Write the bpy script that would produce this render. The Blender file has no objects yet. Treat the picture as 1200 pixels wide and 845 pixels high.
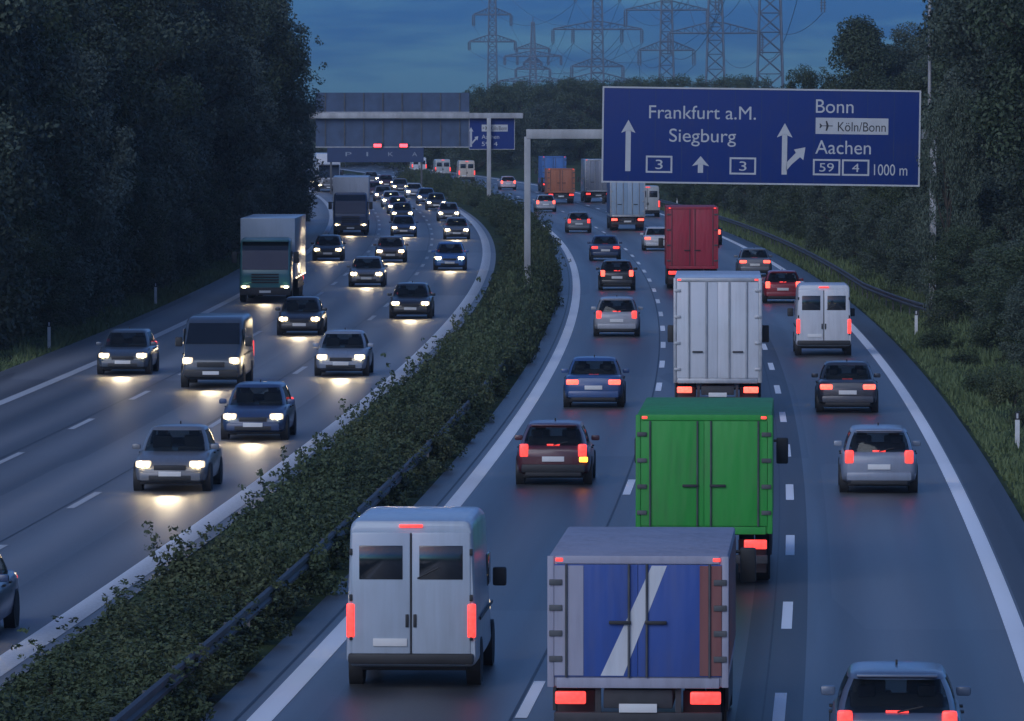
import bpy, bmesh, math, random
import numpy as np
from mathutils import Vector, Matrix

R = math.radians
scene = bpy.context.scene
COL = scene.collection
random.seed(7)

# ------------------------------------------------------------------ camera, world, sun, exposure
CAM_H = 8.9
cam_data = bpy.data.cameras.new("camera")
cam = bpy.data.objects.new("camera", cam_data)
COL.objects.link(cam)
cam.location = (0, 0, CAM_H)
cam.rotation_euler = (R(90 - 2.257), 0, 0)
cam_data.sensor_width = 36.0
cam_data.sensor_fit = 'HORIZONTAL'
cam_data.lens = 226.4
cam_data.clip_start = 0.5
cam_data.clip_end = 12000
scene.camera = cam

SUN_EL, SUN_AZ = 6.0, 205.0          # low sun behind the camera, azimuth clockwise from +Y
world = bpy.data.worlds.new("World")
scene.world = world
world.use_nodes = True
wn, wl = world.node_tree.nodes, world.node_tree.links
wn.clear()
w_out = wn.new('ShaderNodeOutputWorld')
w_bg = wn.new('ShaderNodeBackground')
w_bg.inputs['Strength'].default_value = 0.12
sky = wn.new('ShaderNodeTexSky')
sky.sky_type = 'NISHITA'
sky.sun_disc = False
sky.sun_elevation = R(SUN_EL)
sky.sun_rotation = R(SUN_AZ)
sky.ozone_density = 5.0
sky.air_density = 1.0
sky.dust_density = 0.6
w_tc = wn.new('ShaderNodeTexCoord')
w_map = wn.new('ShaderNodeMapping')
w_map.inputs['Scale'].default_value = (12.0, 12.0, 90.0)
w_map.inputs['Location'].default_value = (0.35, 0.0, 0.6)
w_noise = wn.new('ShaderNodeTexNoise')
w_noise.inputs['Scale'].default_value = 2.4
w_noise.inputs['Detail'].default_value = 6.0
w_noise.inputs['Roughness'].default_value = 0.55
w_ramp = wn.new('ShaderNodeValToRGB')
w_ramp.color_ramp.elements[0].position = 0.44
w_ramp.color_ramp.elements[1].position = 0.66
w_tint = wn.new('ShaderNodeMix'); w_tint.data_type = 'RGBA'; w_tint.blend_type = 'MULTIPLY'
w_tint.inputs[0].default_value = 1.0
w_sep = wn.new('ShaderNodeSeparateXYZ')
wl.new(w_tc.outputs['Generated'], w_sep.inputs[0])
w_el = wn.new('ShaderNodeMapRange')          # elevation: 0 at the horizon, 1 well above it
w_el.interpolation_type = 'SMOOTHSTEP'
w_el.inputs['From Min'].default_value = 0.03; w_el.inputs['From Max'].default_value = 0.16
w_tc2 = wn.new('ShaderNodeMix'); w_tc2.data_type = 'RGBA'
w_tc2.inputs[6].default_value = (0.032, 0.30, 1.10, 1)
w_tc2.inputs[7].default_value = (0.42, 0.56, 0.76, 1)
wl.new(w_sep.outputs[2], w_el.inputs['Value']); wl.new(w_el.outputs[0], w_tc2.inputs[0])
wl.new(w_tc2.outputs[2], w_tint.inputs[7])
w_low = wn.new('ShaderNodeMapRange')         # clouds gather in a low bank
w_low.inputs['From Min'].default_value = 0.012; w_low.inputs['From Max'].default_value = 0.0
w_low.inputs['To Min'].default_value = 0.0; w_low.inputs['To Max'].default_value = 0.22
wl.new(w_sep.outputs[2], w_low.inputs['Value'])
w_add = wn.new('ShaderNodeMath'); w_add.operation = 'ADD'
w_cloud = wn.new('ShaderNodeMix'); w_cloud.data_type = 'RGBA'; w_cloud.blend_type = 'MULTIPLY'
w_cloud.inputs[0].default_value = 1.0
w_cloud.inputs[7].default_value = (7.5, 2.1, 1.22, 1)
w_mix = wn.new('ShaderNodeMix'); w_mix.data_type = 'RGBA'
w_fac = wn.new('ShaderNodeMath'); w_fac.operation = 'MULTIPLY'; w_fac.inputs[1].default_value = 0.9
wl.new(w_tc.outputs['Generated'], w_map.inputs['Vector'])
wl.new(w_map.outputs['Vector'], w_noise.inputs['Vector'])
wl.new(w_noise.outputs[0], w_add.inputs[0]); wl.new(w_low.outputs[0], w_add.inputs[1]); wl.new(w_add.outputs[0], w_ramp.inputs['Fac'])
wl.new(w_ramp.outputs['Color'], w_fac.inputs[0])
wl.new(sky.outputs['Color'], w_tint.inputs[6])
wl.new(w_tint.outputs[2], w_cloud.inputs[6])
wl.new(w_fac.outputs[0], w_mix.inputs[0])
wl.new(w_tint.outputs[2], w_mix.inputs[6])
wl.new(w_cloud.outputs[2], w_mix.inputs[7])
wl.new(w_mix.outputs[2], w_bg.inputs['Color'])
wl.new(w_bg.outputs[0], w_out.inputs['Surface'])

sun_data = bpy.data.lights.new("sun", 'SUN')
sun = bpy.data.objects.new("sun", sun_data)
COL.objects.link(sun)
sun_data.energy = 0.6
sun_data.angle = R(40)
sun_data.color = (0.82, 0.90, 1.0)
_sd = Vector((math.sin(R(SUN_AZ)) * math.cos(R(30)), math.cos(R(SUN_AZ)) * math.cos(R(30)), math.sin(R(30))))
sun.rotation_euler = (-_sd).to_track_quat('-Z', 'Y').to_euler()

scene.view_settings.view_transform = 'Standard'
scene.view_settings.look = 'None'
scene.view_settings.exposure = 1.0
scene.view_settings.gamma = 1.0
scene.render.engine = 'CYCLES'
scene.cycles.max_bounces = 6
scene.cycles.diffuse_bounces = 2
scene.cycles.glossy_bounces = 3
scene.cycles.transmission_bounces = 3
scene.cycles.sample_clamp_indirect = 4.0

# ------------------------------------------------------------------ the curve of the motorway
def D1(y):
    """x of the lane line between the fast and the middle lane of the carriageway that leads away"""
    return 7.2 - 0.0000925 * (y - 370.0) ** 2
def slope(y):
    return -0.000185 * (y - 370.0)
def at(y, off, z=0.0):
    n = math.hypot(1.0, slope(y))
    return Vector((D1(y) + off / n, y - off * slope(y) / n, z))
def heading(y):
    return -math.atan(slope(y))       # rotation about Z that turns +Y along the road

# ------------------------------------------------------------------ materials
MATS = {}
def nodes_of(name):
    m = bpy.data.materials.new(name)
    m.use_nodes = True
    nt = m.node_tree
    b = nt.nodes['Principled BSDF']
    return m, nt, b
def mat(name, color, rough=0.5, metal=0.0, var=0.12, scale=3.0, coat=0.0, bump=0.0, spec=0.5, stretch=(1, 1, 1)):
    """procedural surface: base colour broken up by noise, some roughness change, optional bump"""
    if name in MATS: return MATS[name]
    m, nt, b = nodes_of(name)
    N, L = nt.nodes, nt.links
    tc = N.new('ShaderNodeTexCoord'); mp = N.new('ShaderNodeMapping')
    mp.inputs['Scale'].default_value = stretch
    nz = N.new('ShaderNodeTexNoise'); nz.inputs['Scale'].default_value = scale
    nz.inputs['Detail'].default_value = 5.0
    L.new(tc.outputs['Object'], mp.inputs['Vector']); L.new(mp.outputs[0], nz.inputs['Vector'])
    rp = N.new('ShaderNodeValToRGB')
    rp.color_ramp.elements[0].position = 0.3; rp.color_ramp.elements[1].position = 0.7
    lo = [max(0.0, c * (1 - var)) for c in color]; hi = [min(1.0, c * (1 + var)) for c in color]
    rp.color_ramp.elements[0].color = (*lo, 1); rp.color_ramp.elements[1].color = (*hi, 1)
    L.new(nz.outputs[0], rp.inputs['Fac']); L.new(rp.outputs['Color'], b.inputs['Base Color'])
    mr = N.new('ShaderNodeMapRange')
    mr.inputs['To Min'].default_value = max(0.02, rough - 0.08); mr.inputs['To Max'].default_value = min(1, rough + 0.1)
    L.new(nz.outputs[0], mr.inputs['Value']); L.new(mr.outputs[0], b.inputs['Roughness'])
    b.inputs['Metallic'].default_value = metal
    b.inputs['Specular IOR Level'].default_value = spec
    if coat: 
        b.inputs['Coat Weight'].default_value = coat
        b.inputs['Coat Roughness'].default_value = 0.12
    if bump:
        bp = N.new('ShaderNodeBump'); bp.inputs['Strength'].default_value = bump
        L.new(nz.outputs[0], bp.inputs['Height']); L.new(bp.outputs[0], b.inputs['Normal'])
    MATS[name] = m
    return m
def emit(name, color, strength, base=(0.5, 0.5, 0.5)):
    if name in MATS: return MATS[name]
    m, nt, b = nodes_of(name)
    b.inputs['Base Color'].default_value = (*base, 1)
    b.inputs['Roughness'].default_value = 0.25
    tc = nt.nodes.new('ShaderNodeTexCoord')
    vo = nt.nodes.new('ShaderNodeTexVoronoi'); vo.inputs['Scale'].default_value = 18
    mr = nt.nodes.new('ShaderNodeMapRange')
    mr.inputs['To Min'].default_value = strength * 1.15; mr.inputs['To Max'].default_value = strength * 0.75
    nt.links.new(tc.outputs['Object'], vo.inputs['Vector'])
    nt.links.new(vo.outputs['Distance'], mr.inputs['Value'])
    nt.links.new(mr.outputs[0], b.inputs['Emission Strength'])
    b.inputs['Emission Color'].default_value = (*color, 1)
    MATS[name] = m
    return m
def grimy(name, color, rough=0.32, coat=0.5, amount=0.45, wave=0.0):
    """painted sheet or tarpaulin with run-down dirt streaks and dust blotches"""
    if name in MATS: return MATS[name]
    m, nt, b = nodes_of(name)
    N, L = nt.nodes, nt.links
    tc = N.new('ShaderNodeTexCoord')
    mp = N.new('ShaderNodeMapping'); mp.inputs['Scale'].default_value = (7, 2.2, 0.55)
    n1 = N.new('ShaderNodeTexNoise'); n1.inputs['Scale'].default_value = 1.3; n1.inputs['Detail'].default_value = 7; n1.inputs['Roughness'].default_value = 0.62
    n2 = N.new('ShaderNodeTexNoise'); n2.inputs['Scale'].default_value = 0.9; n2.inputs['Detail'].default_value = 6
    L.new(tc.outputs['Object'], mp.inputs['Vector']); L.new(mp.outputs[0], n1.inputs['Vector']); L.new(tc.outputs['Object'], n2.inputs['Vector'])
    pr = N.new('ShaderNodeMath'); pr.operation = 'MULTIPLY'; L.new(n1.outputs[0], pr.inputs[0]); L.new(n2.outputs[0], pr.inputs[1])
    mr = N.new('ShaderNodeMapRange'); mr.inputs['From Min'].default_value = 0.20; mr.inputs['From Max'].default_value = 0.42; mr.inputs['To Max'].default_value = amount
    L.new(pr.outputs[0], mr.inputs['Value'])
    mx = N.new('ShaderNodeMix'); mx.data_type = 'RGBA'
    mx.inputs[6].default_value = (*color, 1)
    g = sum(color) / 3
    mx.inputs[7].default_value = (0.5 * color[0] + 0.06, 0.5 * color[1] + 0.052, 0.5 * color[2] + 0.045, 1)
    L.new(mr.outputs[0], mx.inputs[0]); L.new(mx.outputs[2], b.inputs['Base Color'])
    r2 = N.new('ShaderNodeMapRange'); r2.inputs['To Min'].default_value = rough; r2.inputs['To Max'].default_value = min(1, rough + 0.35)
    L.new(pr.outputs[0], r2.inputs['Value']); L.new(r2.outputs[0], b.inputs['Roughness'])
    b.inputs['Coat Weight'].default_value = coat; b.inputs['Coat Roughness'].default_value = 0.15
    if wave:
        m3 = N.new('ShaderNodeMapping'); m3.inputs['Scale'].default_value = (2.2, 2.2, 0.5)
        n3 = N.new('ShaderNodeTexNoise'); n3.inputs['Scale'].default_value = 1.2; n3.inputs['Detail'].default_value = 2
        L.new(tc.outputs['Object'], m3.inputs['Vector']); L.new(m3.outputs[0], n3.inputs['Vector'])
        bp = N.new('ShaderNodeBump'); bp.inputs['Strength'].default_value = wave; bp.inputs['Distance'].default_value = 0.10
        L.new(n3.outputs[0], bp.inputs['Height']); L.new(bp.outputs[0], b.inputs['Normal'])
    MATS[name] = m
    return m
def paint(name, color, rough=0.32, coat=0.5):
    return grimy('paint ' + name, color, rough, coat, 0.40)
M_BLUE = grimy('sign blue', (0.008, 0.034, 0.19), 0.5, 0.0, 0.22)
M_BLUE.node_tree.nodes['Principled BSDF'].inputs['Specular IOR Level'].default_value = 0.25
def tarp(name, color):
    return grimy('tarpaulin ' + name, color, 0.5, 0.0, 0.55, 0.55)

def leaf_mat(name, dark, light, rough=0.6):
    m, nt, b = nodes_of(name)
    N, L = nt.nodes, nt.links
    oi = N.new('ShaderNodeObjectInfo'); geo = N.new('ShaderNodeNewGeometry')
    tc = N.new('ShaderNodeTexCoord')
    nz = N.new('ShaderNodeTexNoise'); nz.inputs['Scale'].default_value = 0.45; nz.inputs['Detail'].default_value = 3
    L.new(tc.outputs['Object'], nz.inputs['Vector'])
    a = N.new('ShaderNodeMath'); a.operation = 'MULTIPLY_ADD'; a.inputs[1].default_value = 0.45
    L.new(geo.outputs['Random Per Island'], a.inputs[0]); L.new(nz.outputs[0], a.inputs[2])
    a2 = N.new('ShaderNodeMath'); a2.operation = 'MULTIPLY_ADD'; a2.inputs[1].default_value = 0.55
    L.new(oi.outputs['Random'], a2.inputs[0]); L.new(a.outputs[0], a2.inputs[2])
    rp = N.new('ShaderNodeValToRGB')
    rp.color_ramp.elements[0].position = 0.55; rp.color_ramp.elements[1].position = 1.35
    rp.color_ramp.elements[0].color = (*dark, 1); rp.color_ramp.elements[1].color = (*light, 1)
    L.new(a2.outputs[0], rp.inputs['Fac']); L.new(rp.outputs['Color'], b.inputs['Base Color'])
    b.inputs['Roughness'].default_value = rough
    b.inputs['Specular IOR Level'].default_value = 0.3
    return m

M_LEAF = leaf_mat('leaves deep green', (0.022, 0.036, 0.020), (0.075, 0.105, 0.055))
M_LEAF2 = leaf_mat('leaves blue green', (0.026, 0.042, 0.034), (0.090, 0.120, 0.085))
M_SHRUB = leaf_mat('leaves of the shrubs', (0.016, 0.030, 0.016), (0.075, 0.105, 0.050))
M_SHRUB2 = leaf_mat('leaves of the browner shrubs', (0.022, 0.034, 0.018), (0.095, 0.118, 0.055))
M_GRASS = leaf_mat('grass blades', (0.030, 0.068, 0.028), (0.120, 0.165, 0.070), 0.7)
M_LEAF3 = leaf_mat('leaves grey green', (0.045, 0.065, 0.052), (0.150, 0.185, 0.140))
M_BARK = mat('bark', (0.055, 0.045, 0.035), 0.85, var=0.35, scale=6, bump=0.4, stretch=(1, 1, 0.25))
M_STEEL = mat('galvanised steel', (0.42, 0.43, 0.44), 0.45, 0.6, 0.15, 4)
M_RAIL = mat('weathered rail steel', (0.10, 0.105, 0.11), 0.6, 0.4, 0.3, 3)
M_PYLON = mat('pylon steel', (0.15, 0.19, 0.24), 0.7, 0.2, 0.15, 1)
M_BEAM = mat('pale gantry paint', (0.40, 0.41, 0.42), 0.55, 0.1, 0.22, 2, stretch=(1, 1, .3))
M_PANEL = mat('sheet aluminium back', (0.055, 0.09, 0.16), 0.55, 0.1, 0.2, 1.2)
M_BLUE_DARK = mat('dull sign blue', (0.02, 0.045, 0.12), 0.5, 0.0, 0.08, 1.5)
M_SIGNW = mat('sign white film', (0.52, 0.54, 0.56), 0.55, 0.0, 0.05, 2)
M_SIGNBLK = mat('sign black film', (0.02, 0.02, 0.025), 0.5, 0.0, 0.05, 2)
M_TYRE = mat('tyre rubber', (0.018, 0.018, 0.019), 0.85, 0.0, 0.2, 8)
M_RIM = mat('wheel rim alloy', (0.35, 0.36, 0.38), 0.35, 0.7, 0.1, 5)
M_DARK = mat('black plastic trim', (0.022, 0.023, 0.025), 0.55, 0.0, 0.2, 6)
M_GLASS = mat('dark van glass', (0.012, 0.016, 0.022), 0.08, 0.0, 0.2, 1, spec=0.8)
def see_through():
    m, nt, b = nodes_of('tinted car glass')
    N, L = nt.nodes, nt.links
    b.inputs['Base Color'].default_value = (0.012, 0.016, 0.02, 1); b.inputs['Roughness'].default_value = 0.06
    b.inputs['Specular IOR Level'].default_value = 0.8
    tr = N.new('ShaderNodeBsdfTransparent'); tr.inputs['Color'].default_value = (0.62, 0.68, 0.68, 1)
    mx = N.new('ShaderNodeMixShader')
    tc = N.new('ShaderNodeTexCoord'); nz = N.new('ShaderNodeTexNoise'); nz.inputs['Scale'].default_value = 3.0
    mr = N.new('ShaderNodeMapRange'); mr.inputs['To Min'].default_value = 0.30; mr.inputs['To Max'].default_value = 0.42
    L.new(tc.outputs['Object'], nz.inputs['Vector']); L.new(nz.outputs[0], mr.inputs['Value']); L.new(mr.outputs[0], mx.inputs[0])
    L.new(tr.outputs[0], mx.inputs[1]); L.new(b.outputs[0], mx.inputs[2])
    L.new(mx.outputs[0], N['Material Output'].inputs['Surface'])
    return m
M_CARGLASS = see_through()
M_PLATE = mat('number plate white', (0.72, 0.72, 0.70), 0.5, 0.0, 0.04, 4)
M_CHROME = mat('bright metal', (0.55, 0.56, 0.58), 0.25, 0.9, 0.06, 4)
M_SKIRT = mat('grey chassis', (0.05, 0.05, 0.055), 0.6, 0.2, 0.2, 4)
M_POSTW = mat('post white plastic', (0.62, 0.63, 0.62), 0.6, 0.0, 0.12, 5)
M_TAIL = emit('lit tail lamp', (1.0, 0.06, 0.05), 0.95, (0.4, 0.02, 0.02))
M_BRAKE = emit('lit brake lamp', (1.0, 0.09, 0.06), 1.9, (0.4, 0.02, 0.02))
M_HEAD = emit('lit headlamp', (1.0, 0.74, 0.36), 26.0, (0.8, 0.8, 0.8))
M_LENS = emit('headlamp lens glow', (1.0, 0.76, 0.44), 0.62, (0.6, 0.6, 0.6))
M_AMBER = emit('lit amber lamp', (1.0, 0.38, 0.03), 3.0, (0.5, 0.2, 0.02))
M_MARK = emit('lit marker lamp', (1.0, 0.75, 0.45), 3.0)
M_REDSIG = emit('lit red signal', (1.0, 0.05, 0.07), 3.0, (0.3, 0.02, 0.02))

# ------------------------------------------------------------------ mesh builder
class MB:
    def __init__(self): self.v, self.f = [], []
    def add(self, vs, fs):
        o = len(self.v); self.v += [tuple(p) for p in vs]; self.f += [tuple(i + o for i in f) for f in fs]
    def box(self, c, s, bev=0.0, rz=0.0, rx=0.0, seg=2):
        bm = bmesh.new(); bmesh.ops.create_cube(bm, size=1.0)
        bmesh.ops.scale(bm, vec=s, verts=bm.verts)
        if bev > 0: bmesh.ops.bevel(bm, geom=bm.edges[:], offset=min(bev, min(s) * 0.49), segments=seg, affect='EDGES', profile=0.6)
        M = Matrix.Translation(c) @ Matrix.Rotation(rz, 4, 'Z') @ Matrix.Rotation(rx, 4, 'X')
        bmesh.ops.transform(bm, matrix=M, verts=bm.verts)
        bm.verts.index_update()
        self.add([v.co[:] for v in bm.verts], [[v.index for v in f.verts] for f in bm.faces]); bm.free()
        return self
    def tube(self, p0, p1, r0, r1=None, seg=8, cap=True):
        r1 = r0 if r1 is None else r1
        p0, p1 = Vector(p0), Vector(p1); d = (p1 - p0)
        if d.length < 1e-6: return self
        q = d.to_track_quat('Z', 'Y'); vs = []
        for p, r in ((p0, r0), (p1, r1)):
            for k in range(seg):
                a = 2 * math.pi * k / seg
                vs.append(p + q @ Vector((r * math.cos(a), r * math.sin(a), 0)))
        fs = [(k, (k + 1) % seg, seg + (k + 1) % seg, seg + k) for k in range(seg)]
        if cap: fs += [tuple(range(seg - 1, -1, -1)), tuple(range(seg, 2 * seg))]
        self.add(vs, fs); return self
    def loft(self, rings, cap0=True, cap1=True):
        n = len(rings[0]); vs = [p for r in rings for p in r]; fs = []
        for i in range(len(rings) - 1):
            for k in range(n):
                k2 = (k + 1) % n
                fs.append((i * n + k, i * n + k2, (i + 1) * n + k2, (i + 1) * n + k))
        if cap0: fs.append(tuple(range(n - 1, -1, -1)))
        if cap1: fs.append(tuple((len(rings) - 1) * n + k for k in range(n)))
        self.add(vs, fs); return self
    def lathe_x(self, c, prof, seg=24):
        """profile of (x, r) turned about the X axis through c"""
        rings = []
        for x, r in prof:
            rings.append([(c[0] + x, c[1] + r * math.cos(2 * math.pi * k / seg), c[2] + r * math.sin(2 * math.pi * k / seg)) for k in range(seg)])
        self.loft(rings); return self
    def lathe_y(self, c, r, t, seg=16):
        rings = []
        for yy_, rr in ((0, .02), (0, r * .9), (t, r), (t + .012, r * .7), (t + .018, .004)):
            rings.append([(c[0] + rr * math.cos(2 * math.pi * k / seg), c[1] + yy_, c[2] + rr * math.sin(2 * math.pi * k / seg)) for k in range(seg)])
        self.loft(rings); return self
    def prism(self, pts, y0, y1):
        """outline in x,z swept from y0 to y1"""
        n = len(pts)
        vs = [(x, y0, z) for x, z in pts] + [(x, y1, z) for x, z in pts]
        fs = [tuple(range(n)), tuple(range(2 * n - 1, n - 1, -1))] + [(k, n + k, n + (k + 1) % n, (k + 1) % n) for k in range(n)]
        self.add(vs, fs); return self
    def build(self, name, material, parent=None, smooth=35, loc=None, rot=None, fix=True):
        me = bpy.data.meshes.new(name)
        me.from_pydata(self.v, [], self.f); me.update()
        if fix:
            bm = bmesh.new(); bm.from_mesh(me); bmesh.ops.recalc_face_normals(bm, faces=bm.faces); bm.to_mesh(me); bm.free()
        if smooth:
            me.polygons.foreach_set('use_smooth', [True] * len(me.polygons)); me.set_sharp_from_angle(angle=R(smooth))
        me.materials.append(material)
        o = bpy.data.objects.new(name, me); COL.objects.link(o)
        if parent is not None: o.parent = parent
        if loc is not None: o.location = loc
        if rot is not None: o.rotation_euler = rot
        return o

def tag(o, label=None, cat=None, group=None, kind=None):
    if label: o['label'] = label
    if cat: o['category'] = cat
    if group: o['group'] = group
    if kind: o['kind'] = kind
    return o
def thing(name, label, cat, loc=(0, 0, 0), rz=0.0, group=None):
    o = bpy.data.objects.new(name, None); COL.objects.link(o)
    o.empty_display_size = 0.3
    o.location = loc; o.rotation_euler = (0, 0, rz)
    return tag(o, label, cat, group)
def copy_tree(o, parent=None):
    c = o.copy(); COL.objects.link(c)
    if parent is not None: c.parent = parent
    for ch in [k for k in o.children]: copy_tree(ch, c)
    return c

def fast_mesh(name, V, nper, material):
    """V: (n*nper,3) array, every nper vertices make a face"""
    V = np.asarray(V, dtype=np.float32).reshape(-1, 3); n = len(V) // nper
    me = bpy.data.meshes.new(name)
    me.vertices.add(len(V)); me.vertices.foreach_set('co', V.ravel())
    me.loops.add(len(V)); me.loops.foreach_set('vertex_index', np.arange(len(V), dtype=np.int32))
    me.polygons.add(n); me.polygons.foreach_set('loop_start', np.arange(0, len(V), nper, dtype=np.int32))
    me.update(calc_edges=True); me.validate()
    me.materials.append(material)
    return me

# ------------------------------------------------------------------ ground, carriageways, markings
def ground_mat():
    m, nt, b = nodes_of('rough grass and earth')
    N, L = nt.nodes, nt.links
    tc = N.new('ShaderNodeTexCoord')
    n1 = N.new('ShaderNodeTexNoise'); n1.inputs['Scale'].default_value = 0.35; n1.inputs['Detail'].default_value = 8
    n2 = N.new('ShaderNodeTexNoise'); n2.inputs['Scale'].default_value = 4.0; n2.inputs['Detail'].default_value = 6
    L.new(tc.outputs['Object'], n1.inputs['Vector']); L.new(tc.outputs['Object'], n2.inputs['Vector'])
    ad = N.new('ShaderNodeMath'); ad.operation = 'MULTIPLY_ADD'; ad.inputs[1].default_value = 0.6
    L.new(n2.outputs[0], ad.inputs[0]); L.new(n1.outputs[0], ad.inputs[2])
    rp = N.new('ShaderNodeValToRGB')
    rp.color_ramp.elements[0].position = 0.6; rp.color_ramp.elements[1].position = 1.0
    rp.color_ramp.elements[0].color = (0.028, 0.036, 0.018, 1); rp.color_ramp.elements[1].color = (0.075, 0.11, 0.038, 1)
    L.new(ad.outputs[0], rp.inputs['Fac']); L.new(rp.outputs['Color'], b.inputs['Base Color'])
    b.inputs['Roughness'].default_value = 0.9; b.inputs['Specular IOR Level'].default_value = 0.1
    bp = N.new('ShaderNodeBump'); bp.inputs['Strength'].default_value = 0.6; bp.inputs['Distance'].default_value = 0.2
    L.new(n2.outputs[0], bp.inputs['Height']); L.new(bp.outputs[0], b.inputs['Normal'])
    return m
def asphalt_mat(name, base, rough=0.55, streak=0.25, patch=0.2, track=0.0, panel=0.42):
    """UV: u metres across, v metres along. Long tyre-worn streaks, repair tone changes, aggregate grain"""
    m, nt, b = nodes_of(name)
    N, L = nt.nodes, nt.links
    uv = N.new('ShaderNodeUVMap')
    def noise(sx, sy, detail):
        mp = N.new('ShaderNodeMapping'); mp.inputs['Scale'].default_value = (sx, sy, 1)
        nz = N.new('ShaderNodeTexNoise'); nz.inputs['Scale'].default_value = 1.0; nz.inputs['Detail'].default_value = detail
        L.new(uv.outputs[0], mp.inputs['Vector']); L.new(mp.outputs[0], nz.inputs['Vector'])
        return nz.outputs[0]
    s1 = noise(1.1, 0.012, 3.0); s2 = noise(0.25, 0.03, 4.0); s3 = noise(14.0, 9.0, 6.0)
    def madd(a, k, c):
        x = N.new('ShaderNodeMath'); x.operation = 'MULTIPLY_ADD'; x.inputs[1].default_value = k
        L.new(a, x.inputs[0])
        if isinstance(c, float): x.inputs[2].default_value = c
        else: L.new(c, x.inputs[2])
        return x.outputs[0]
    t = madd(s1, streak * 3, 1.0 - streak * 1.5)
    t = madd(s2, patch * 3, t); t = madd(s3, 0.5, t)
    sp = N.new('ShaderNodeSeparateXYZ'); L.new(uv.outputs[0], sp.inputs[0])
    ph = N.new('ShaderNodeMath'); ph.operation = 'MULTIPLY_ADD'; ph.inputs[1].default_value = 2 * math.pi / 1.875; ph.inputs[2].default_value = track
    L.new(sp.outputs[0], ph.inputs[0])
    cs = N.new('ShaderNodeMath'); cs.operation = 'COSINE'; L.new(ph.outputs[0], cs.inputs[0])
    wob = N.new('ShaderNodeMath'); wob.operation = 'MULTIPLY'; L.new(cs.outputs[0], wob.inputs[0]); L.new(s2, wob.inputs[1])
    t = madd(wob.outputs[0], 0.62, t)
    mv = N.new('ShaderNodeMapping'); mv.inputs['Scale'].default_value = (1 / 3.75, 0.021, 1); mv.inputs['Location'].default_value = (0.5, 0.3, 0)
    vo = N.new('ShaderNodeTexVoronoi'); vo.distance = 'CHEBYCHEV'; vo.inputs['Scale'].default_value = 1.0; vo.inputs['Randomness'].default_value = 0.35
    L.new(uv.outputs[0], mv.inputs['Vector']); L.new(mv.outputs[0], vo.inputs['Vector'])
    sc = N.new('ShaderNodeSeparateColor'); L.new(vo.outputs['Color'], sc.inputs[0])
    t = madd(sc.outputs[0], panel, t); t = madd(sc.outputs[1], -panel, t)
    t2 = N.new('ShaderNodeMath'); t2.operation = 'ADD'; t2.inputs[1].default_value = -patch * 1.5 - 0.25
    L.new(t, t2.inputs[0])
    col = N.new('ShaderNodeMix'); col.data_type = 'RGBA'; col.blend_type = 'MULTIPLY'; col.inputs[0].default_value = 1.0
    cmb = N.new('ShaderNodeCombineColor')
    for i in range(3): L.new(t2.outputs[0], cmb.inputs[i])
    col.inputs[6].default_value = (*base, 1); L.new(cmb.outputs[0], col.inputs[7])
    L.new(col.outputs[2], b.inputs['Base Color'])
    mr = N.new('ShaderNodeMapRange'); mr.inputs['To Min'].default_value = rough - 0.12; mr.inputs['To Max'].default_value = rough + 0.12
    L.new(s1, mr.inputs['Value']); L.new(mr.outputs[0], b.inputs['Roughness'])
    bp = N.new('ShaderNodeBump'); bp.inputs['Strength'].default_value = 0.10; bp.inputs['Distance'].default_value = 0.005
    L.new(s3, bp.inputs['Height']); L.new(bp.outputs[0], b.inputs['Normal'])
    b.inputs['Specular IOR Level'].default_value = 0.4
    return m
M_GROUND = ground_mat()
M_ASPH_A = asphalt_mat('asphalt leading away', (0.092, 0.093, 0.095), 0.42)
M_ASPH_B = asphalt_mat('asphalt coming towards', (0.155, 0.152, 0.152), 0.48, 0.32, track=0.9)
M_ASPH_D = asphalt_mat('dark fresh asphalt', (0.055, 0.056, 0.058), 0.5, 0.12, 0.1)
M_LINE = asphalt_mat('worn white road paint', (0.80, 0.81, 0.81), 0.6, 0.16, 0.16, panel=0.10)

def ribbon(name, o0, o1, y0, y1, z, material, step=6.0, kind='structure', z1=None):
    n = max(2, int((y1 - y0) / step) + 1); vs, fs, uv = [], [], []
    for i in range(n):
        y = y0 + (y1 - y0) * i / (n - 1)
        a, b = at(y, o0), at(y, o1)
        vs += [(a.x, a.y, z), (b.x, b.y, z if z1 is None else z1)]
        if i: fs.append((2 * i - 2, 2 * i - 1, 2 * i + 1, 2 * i))
    return vs, fs, o0, o1, y0, y1
def ribbons(name, specs, z, material, kind='structure', step=6.0):
    V, F, UV = [], [], []
    for o0, o1, y0, y1 in specs:
        n = max(2, int((y1 - y0) / step) + 1); base = len(V)
        for i in range(n):
            y = y0 + (y1 - y0) * i / (n - 1)
            a, b = at(y, o0), at(y, o1)
            V += [(a.x, a.y, z), (b.x, b.y, z)]; UV += [(o0, y), (o1, y)]
            if i: F.append((base + 2 * i - 2, base + 2 * i - 1, base + 2 * i + 1, base + 2 * i))
    me = bpy.data.meshes.new(name); me.from_pydata(V, [], F); me.update()
    ul = me.uv_layers.new(name='UVMap')
    for l in me.loops: ul.data[l.index].uv = UV[l.vertex_index]
    me.materials.append(material)
    o = bpy.data.objects.new(name, me); COL.objects.link(o)
    return tag(o, kind=kind)

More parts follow.
